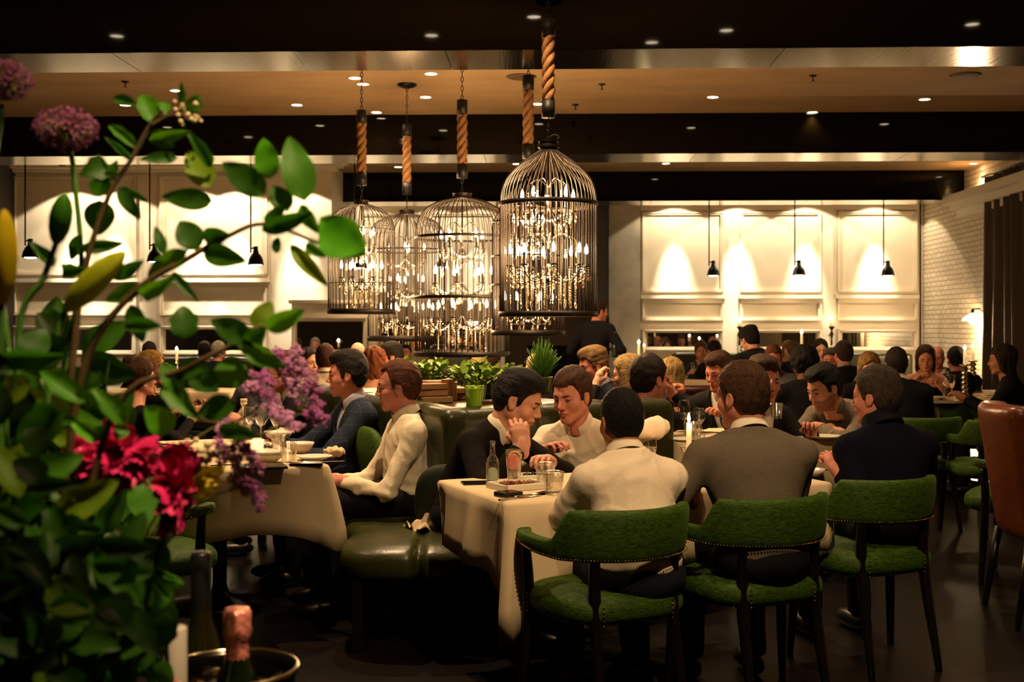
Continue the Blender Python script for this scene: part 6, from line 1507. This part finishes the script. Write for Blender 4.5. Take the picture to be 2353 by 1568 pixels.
# mass of foliage, lower left
spr = [((60, 1500), (20, 800), 1.45), ((120, 1500), (120, 780), 1.8), ((200, 1540), (250, 830), 1.85), ((60, 1560), (60, 1150), 1.35), ((180, 1560), (330, 1080), 1.8), ((200, 1560), (330, 1330), 1.5), ((100, 1570), (180, 1280), 1.35), ((20, 1560), (10, 950), 1.7), ((260, 1570), (380, 1450), 1.6)]
names = ['tallest leafy spray at the left picture edge', 'leafy spray behind the lily buds', 'leafy spray behind the pink peony', 'dark leafy spray low at the left edge', 'leafy spray below the pink peony', 'leafy spray left of the wine bottles', 'dark leafy spray in the bottom left corner', 'dim leafy spray farthest left behind the others', 'small leafy spray beside the white bottle']
for (p0, p1, d), nm in zip(spr, names):
    br = plantobj('leafy_branch', nm, 'branch', 'leafy branches of the bouquet'); stem(br, [p0, ((p0[0]+p1[0])/2+rgl.uniform(-40, 40), (p0[1]+p1[1])/2), p1], d, .005, .002, M_STEMG)
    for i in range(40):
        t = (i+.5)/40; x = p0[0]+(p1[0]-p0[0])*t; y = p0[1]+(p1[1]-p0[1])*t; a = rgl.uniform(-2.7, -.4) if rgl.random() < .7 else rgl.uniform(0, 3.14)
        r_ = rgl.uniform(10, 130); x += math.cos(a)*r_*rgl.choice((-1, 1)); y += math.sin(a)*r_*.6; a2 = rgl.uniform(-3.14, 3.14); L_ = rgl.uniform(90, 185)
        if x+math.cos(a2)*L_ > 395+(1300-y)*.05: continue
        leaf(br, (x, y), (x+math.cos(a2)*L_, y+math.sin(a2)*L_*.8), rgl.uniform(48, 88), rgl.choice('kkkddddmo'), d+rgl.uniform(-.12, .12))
# alliums
def allium(px, py, rpx, d, stemp, label):
    t = plantobj('allium', label, 'flower', 'purple alliums'); c = P(px, py, d); r = rpx/F*d; stem(t, stemp, d, .0045, .004, M_STEMG); b = BM(); b2 = BM(); rg = random.Random(int(px)+5)
    for i in range(420):
        v = Vector((rg.gauss(0, 1), rg.gauss(0, 1), rg.gauss(0, 1))).normalized(); q = r*rg.uniform(.82, 1.0)*(1 if v.z > -.3 else .88); e = c+Vector((v.x*q, v.y*q, v.z*q*.74)); tube(b2, [c, c+(e-c)*.95], .00045, 3, cap=False)
        u_ = v.cross(Vector((.3, .2, 1))).normalized(); w_ = v.cross(u_)
        for k in range(5):
            a = k*1.257+rg.random(); s_ = u_*math.cos(a)+w_*math.sin(a); l_ = r*.13
            q0 = b.verts.new(e); q1 = b.verts.new(e+s_*l_*.5+v*l_*.5+s_.cross(v)*l_*.16); q2 = b.verts.new(e+s_*l_+v*l_*.7); q3 = b.verts.new(e+s_*l_*.5+v*l_*.5-s_.cross(v)*l_*.16); b.faces.new((q0, q1, q2, q3))
    o = obj('florets', b, mat('allium_purple', '#8c4c72', .6, noise=(60, .35)), t); o['kind'] = 'stuff'; o = obj('pedicels', b2, mat('pedicel_green', '#6a6a24', .6), t); o['kind'] = 'stuff'
allium(151, 300, 70, 1.75, [(95, 1500), (140, 900), (186, 640), (172, 420), (160, 330)], 'round purple allium head before the second beam')
allium(10, 188, 62, 1.6, [(60, 1500), (30, 900), (-20, 500), (5, 240)], 'purple allium cut off by the top left edge of the picture')
# lily buds
def bud(p0, p1, wpx, d, mk, label, stemp):
    t = plantobj('lily_bud', label, 'flower', 'lily buds'); A_ = P(*p0, d); B_ = P(*p1, d-.02); y = B_-A_; L_ = y.length; q = y.to_track_quat('Z', 'Y').to_matrix().to_4x4(); r = wpx/2/F*d; b = BM()
    n = 18; prof = [(.25, 0), (.6, .10), (.9, .28), (1, .48), (.92, .68), (.62, .86), (.25, .97), (0, 1)]; lathe(b, [(r*a, L_*z) for a, z in prof], n)
    for v in b.verts: a = math.atan2(v.co.y, v.co.x); f = 1+.10*math.cos(3*a); v.co.x *= f; v.co.y *= f
    bmesh.ops.transform(b, matrix=Matrix.Translation(A_) @ q, verts=b.verts); obj('bud', b, LM[mk], t, True); stem(t, stemp, d, .005, .004, M_STEMG)
bud((128, 562), (150, 442), 50, 1.6, 'm', 'closed green lily bud standing upright', [(60, 1500), (40, 800), (100, 640), (128, 562)])
bud((150, 715), (288, 578), 62, 1.55, 'y', 'slanting yellow green lily bud in the middle of the bouquet', [(90, 1500), (110, 900), (130, 780), (150, 715)])
bud((5, 700), (10, 480), 60, 1.4, 'yy', 'large yellow lily bud cut off by the left edge', [(40, 1500), (0, 1000), (0, 800), (5, 700)])
# white berries / small blossoms
t = plantobj('blossom_sprig', 'small cluster of cream blossoms at the top of the bouquet'); b = BM()
for i in range(34): p = P(430+rgl.gauss(0, 16), 258+rgl.gauss(0, 13), 1.7+rgl.uniform(-.02, .02)); sphere(b, p, rgl.uniform(.0025, .0045), 8, 6)
o = obj('blossoms', b, mat('cream_blossom', '#c9b890', .6), t, True); o['kind'] = 'stuff'; stem(t, [(345, 290), (390, 265), (425, 262)], 1.7, .003, .0015)
t = plantobj('blossom_sprig', 'cluster of cream blossoms between the pink peony and the black bill folder'); b = BM()
for i in range(46): p = P(478+rgl.gauss(0, 32), 1040+rgl.gauss(0, 16), 1.7+rgl.uniform(-.02, .02)); sphere(b, p, rgl.uniform(.0025, .0055), 8, 6)
o = obj('blossoms', b, mat('cream_blossom', '#c9b890', .6), t, True); o['kind'] = 'stuff'; stem(t, [(240, 1400), (380, 1150), (475, 1045)], 1.7, .003, .0015)
# peonies
def peony(px, py, rxp, ryp, d, label, seedn, col='#c01c5c'):
    t = plantobj('peony', label, 'flower', 'magenta peonies'); c = P(px, py, d); rg = random.Random(seedn); m1 = mat('peony_magenta', col, .55, noise=(24, .35), sheen=.2)
    me = []
    for v_ in range(3):
        b = BM(); n = 9; rows = []
        for i in range(n+1):
            tt = i/n; w_ = (.12+.9*math.sin(min(1, tt*1.05)*1.57))*.42*(1-.15*(tt > .9)); row = []
            for k in range(-4, 5):
                kk = k/4; row.append(b.verts.new((kk*w_, tt+.05*math.sin(kk*9+v_*2)*(tt > .8), .28*kk*kk*w_+.22*tt*tt+.045*math.sin(kk*11+v_+tt*6)*tt)))
            rows.append(row)
        for A_, B_ in zip(rows, rows[1:]):
            for k in range(8): b.faces.new((A_[k], A_[k+1], B_[k+1], B_[k]))
        me.append(shared('petal', b, m1))
    for i in range(96):
        v = Vector((rg.gauss(0, 1), -abs(rg.gauss(0, .9)), rg.gauss(0, 1))).normalized(); inner = i < 36
        L_ = (rxp if abs(v.x) > abs(v.z) else ryp)/F*d*(rg.uniform(.35, .62) if inner else rg.uniform(.72, 1.0)); ax = Vector((v.x*rxp, v.y*(rxp+ryp)/2, v.z*ryp)).normalized()
        side = ax.cross(Vector((rg.uniform(-1, 1), rg.uniform(-1, 1), rg.uniform(-1, 1)))).normalized(); z = side.cross(ax)
        o = bpy.data.objects.new('petal', me[i % 3]); COL.objects.link(o); o.parent = t; o.matrix_local = Matrix.Translation(c) @ Matrix((side, ax, z)).transposed().to_4x4() @ Matrix.Diagonal((L_*.62, L_, L_, 1))
    stem(t, [(px-120, 1560), (px-60, py+200), (px, py)], d+.03, .005, .004, M_STEMG)
peony(275, 1045, 118, 96, 1.60, 'larger ragged magenta peony in the middle of the bouquet', 5)
peony(408, 1130, 56, 110, 1.52, 'smaller magenta peony hanging in front of the left table', 6)
# yellow flower
t = plantobj('yellow_lily', 'yellow flower petals beside the smaller magenta peony')
for bs, tp_, w_, k in [((430, 1110), (520, 1075), 40, 'yy'), ((435, 1100), (515, 1110), 36, 'yy'), ((440, 1120), (480, 1060), 30, 'yy'), ((430, 1115), (500, 1130), 26, 'yy'), ((440, 1105), (470, 1150), 26, 'yy')]: leaf(t, bs, tp_, w_, k, 1.72)
stem(t, [(300, 1500), (380, 1250), (435, 1112)], 1.73, .004, .003, M_STEMG)
# sea lavender sprigs
M_LAV = mat('lavender_petals', '#a05890', .6, noise=(90, .4)); M_LAV2 = mat('lavender_pale', '#c488b4', .6)
def sprig(path, heads, d, label):
    t = plantobj('sea_lavender', label, 'flower', 'purple sea lavender sprigs'); stem(t, path, d, .0025, .0012, mat('sprig_stem', '#5a5a1c', .6))
    for (hx0, hy0, hx1, hy1) in heads:
        b = BM(); n = 34
        for i in range(n):
            t_ = rgl.random(); x = hx0+(hx1-hx0)*t_+rgl.gauss(0, 9); y = hy0+(hy1-hy0)*t_+rgl.gauss(0, 9); p = P(x, y, d+rgl.uniform(-.025, .025)); r = rgl.uniform(.0022, .0046)
            for k in range(4):
                a = k*1.57+rgl.random(); bmesh.ops.create_icosphere(b, subdivisions=1, radius=r*.62, matrix=Matrix.Translation(p+Vector((math.cos(a)*r*.8, rgl.uniform(-r, r), math.sin(a)*r*.8))) @ Matrix.Diagonal((1.1, .5, 1, 1)))
        o = obj('flower_spike', b, rgl.choice((M_LAV, M_LAV, M_LAV2)), t, True); o['kind'] = 'stuff'
        b = BM(); mid = path[-1]; tube(b, bez([P(*mid, d), P((mid[0]+hx0)/2, (mid[1]+hy0)/2+6, d), P(hx0, hy0, d), P(hx1, hy1, d)], 4), .0010, 4); obj('side_stem', b, mat('sprig_stem', '#5a5a1c', .6), t, True)
sprig([(200, 1400), (420, 1040), (560, 960), (600, 930)], [(575, 870, 625, 915), (565, 885, 590, 895), (620, 930, 650, 965), (655, 955, 680, 990), (598, 860, 612, 880)], 1.8, 'sea lavender sprig left of the jacket man, behind a dark leaf')
sprig([(200, 1400), (450, 1080), (620, 990), (690, 950)], [(690, 840, 715, 900), (715, 880, 738, 970), (660, 870, 690, 905), (700, 930, 740, 972), (640, 810, 665, 860), (672, 800, 690, 850)], 1.85, 'tallest sea lavender sprig, spreading before the jacket sleeve')
sprig([(200, 1450), (400, 1150), (500, 1040), (545, 1020)], [(530, 1030, 560, 1085), (555, 1040, 600, 1080), (545, 1000, 570, 1040), (500, 1020, 520, 1060), (515, 975, 550, 1005)], 1.7, 'dense sea lavender sprig in front of the left tablecloth')
sprig([(240, 1450), (420, 1200), (480, 1145), (520, 1130)], [(545, 1105, 575, 1120), (570, 1105, 600, 1165)], 1.68, 'lowest sea lavender sprig drooping over the white cloth')
# fern fronds
t = plantobj('fern_frond', 'bright feathery frond above the tall dark bottle', 'leaf')
stem(t, [(200, 1480), (235, 1330), (290, 1280)], 1.5, .003, .002, M_STEMG)
for i in range(16):
    a = -2.5+i*.19; L_ = 120 if i > 4 else 90; leaf(t, (255+i*5, 1292-i*1.0), (262+i*5+math.cos(a+.9)*L_*1.0, 1300+abs(math.sin(a*.5))*40-30*math.sin(i/15*3.14)+i*6), 15, 'b' if i % 3 else 'm', 1.5, v=1, tilt=.2)
# bottles and bucket
def bott(px, d, z0, htot, r, nr, label, mbody, mfoil, foil_h, name='wine_bottle', shoulders=.45, tilt=(0, 0)):
    p = XD(px, d, z0); t = thing(name, p, (tilt[0], tilt[1], 0), label, 'bottle'); b = BM()
    lathe(b, [(0, 0), (r*.9, 0), (r, .01), (r, htot*shoulders), (r*.9, htot*(shoulders+.07)), (nr*1.6, htot*(shoulders+.20)), (nr*1.1, htot*(shoulders+.28)), (nr, htot*.93), (nr, htot*.99), (0, htot*.99)], 28); obj('glass_body', b, mbody, t, True)
    b = BM(); n = 40; pr = [(nr*1.2, htot-foil_h), (nr*1.12, htot-foil_h*.55), (nr*1.10, htot-foil_h*.42), (nr*1.32, htot-foil_h*.36), (nr*1.40, htot-foil_h*.28), (nr*1.30, htot-foil_h*.22), (nr*1.34, htot-foil_h*.06), (nr*1.15, htot), (0, htot+.001)] if name == 'champagne_bottle' else [(nr*1.08, htot-foil_h), (nr*1.1, htot-.004), (nr*.9, htot), (0, htot)]
    lathe(b, pr, n, cap=False)
    if name == 'champagne_bottle':
        for v in b.verts: a = math.atan2(v.co.y, v.co.x); f = 1+.035*math.sin(a*14)+.02*math.sin(a*5+v.co.z*300); v.co.x *= f; v.co.y *= f
    obj('foil_capsule', b, mfoil, t, True); return t
M_GB = mat('dark_green_bottle', '#0a1406', .08, coat=.5, spec=.6)
bott(545, 1.78, .69, .267, .044, .0155, 'champagne bottle with crinkled pink foil standing in the ice bucket', M_GB, mat('pink_foil', '#e8907e', .34, .45, bump=(120, .4)), .115, 'champagne_bottle')
bott(462, 1.90, .69, .33, .039, .0150, 'tall dark green wine bottle behind the pink foiled one', mat('olive_bottle', '#23230a', .06, trans=.5, coat=.4), mat('dark_foil', '#1c1e1c', .35, .5), .11, 'wine_bottle', .40)
bott(401, 1.70, .655, .295, .037, .0165, 'bottle with a pale grey capsule at the left of the ice bucket', M_GB, mat('grey_capsule', '#a8a294', .45), .10, 'wine_bottle', .30)
bott(585, 1.70, .69, .235, .036, .014, 'champagne bottle lying low in the ice bucket, only its pink label foil showing', M_GB, mat('salmon_label', '#a8604c', .5), .10, 'champagne_bottle', .3, (RAD(20), RAD(-28)))
t = thing('ice_bucket', XD(530, 1.78, .655), 0, 'round dark metal wine bucket with a shiny rim holding the bottles', 'bucket'); b = BM()
R_ = .098; lathe(b, [(0, 0), (.075, 0), (.08, .01), (R_, .20), (R_*1.03, .205), (R_*1.03, .212), (R_*.99, .212), (R_*.96, .20), (.075, .02), (0, .02)], 48, cap=False); obj('pail', b, mat('bucket_steel', '#2a2620', .2, .9), t, True)
b = BM(); tube(b, [(R_*1.02*math.cos(a), R_*1.02*math.sin(a), .212) for a in np.linspace(0, 6.283, 60, endpoint=False)], .0035, 8, close=True); obj('rim', b, mat('rim_silver', '#c8b890', .18, 1), t, True)
rg = random.Random(9); b = BM()
for i in range(60): p = Vector((rg.uniform(-.07, .07), rg.uniform(-.07, .07), .15+rg.uniform(0, .03))); M = Matrix.Translation(p) @ Euler((rg.random()*3, rg.random()*3, 0)).to_matrix().to_4x4(); bmesh.ops.create_cube(b, size=.022, matrix=M)
o = obj('ice', b, M_CUT, t); o['kind'] = 'stuff'
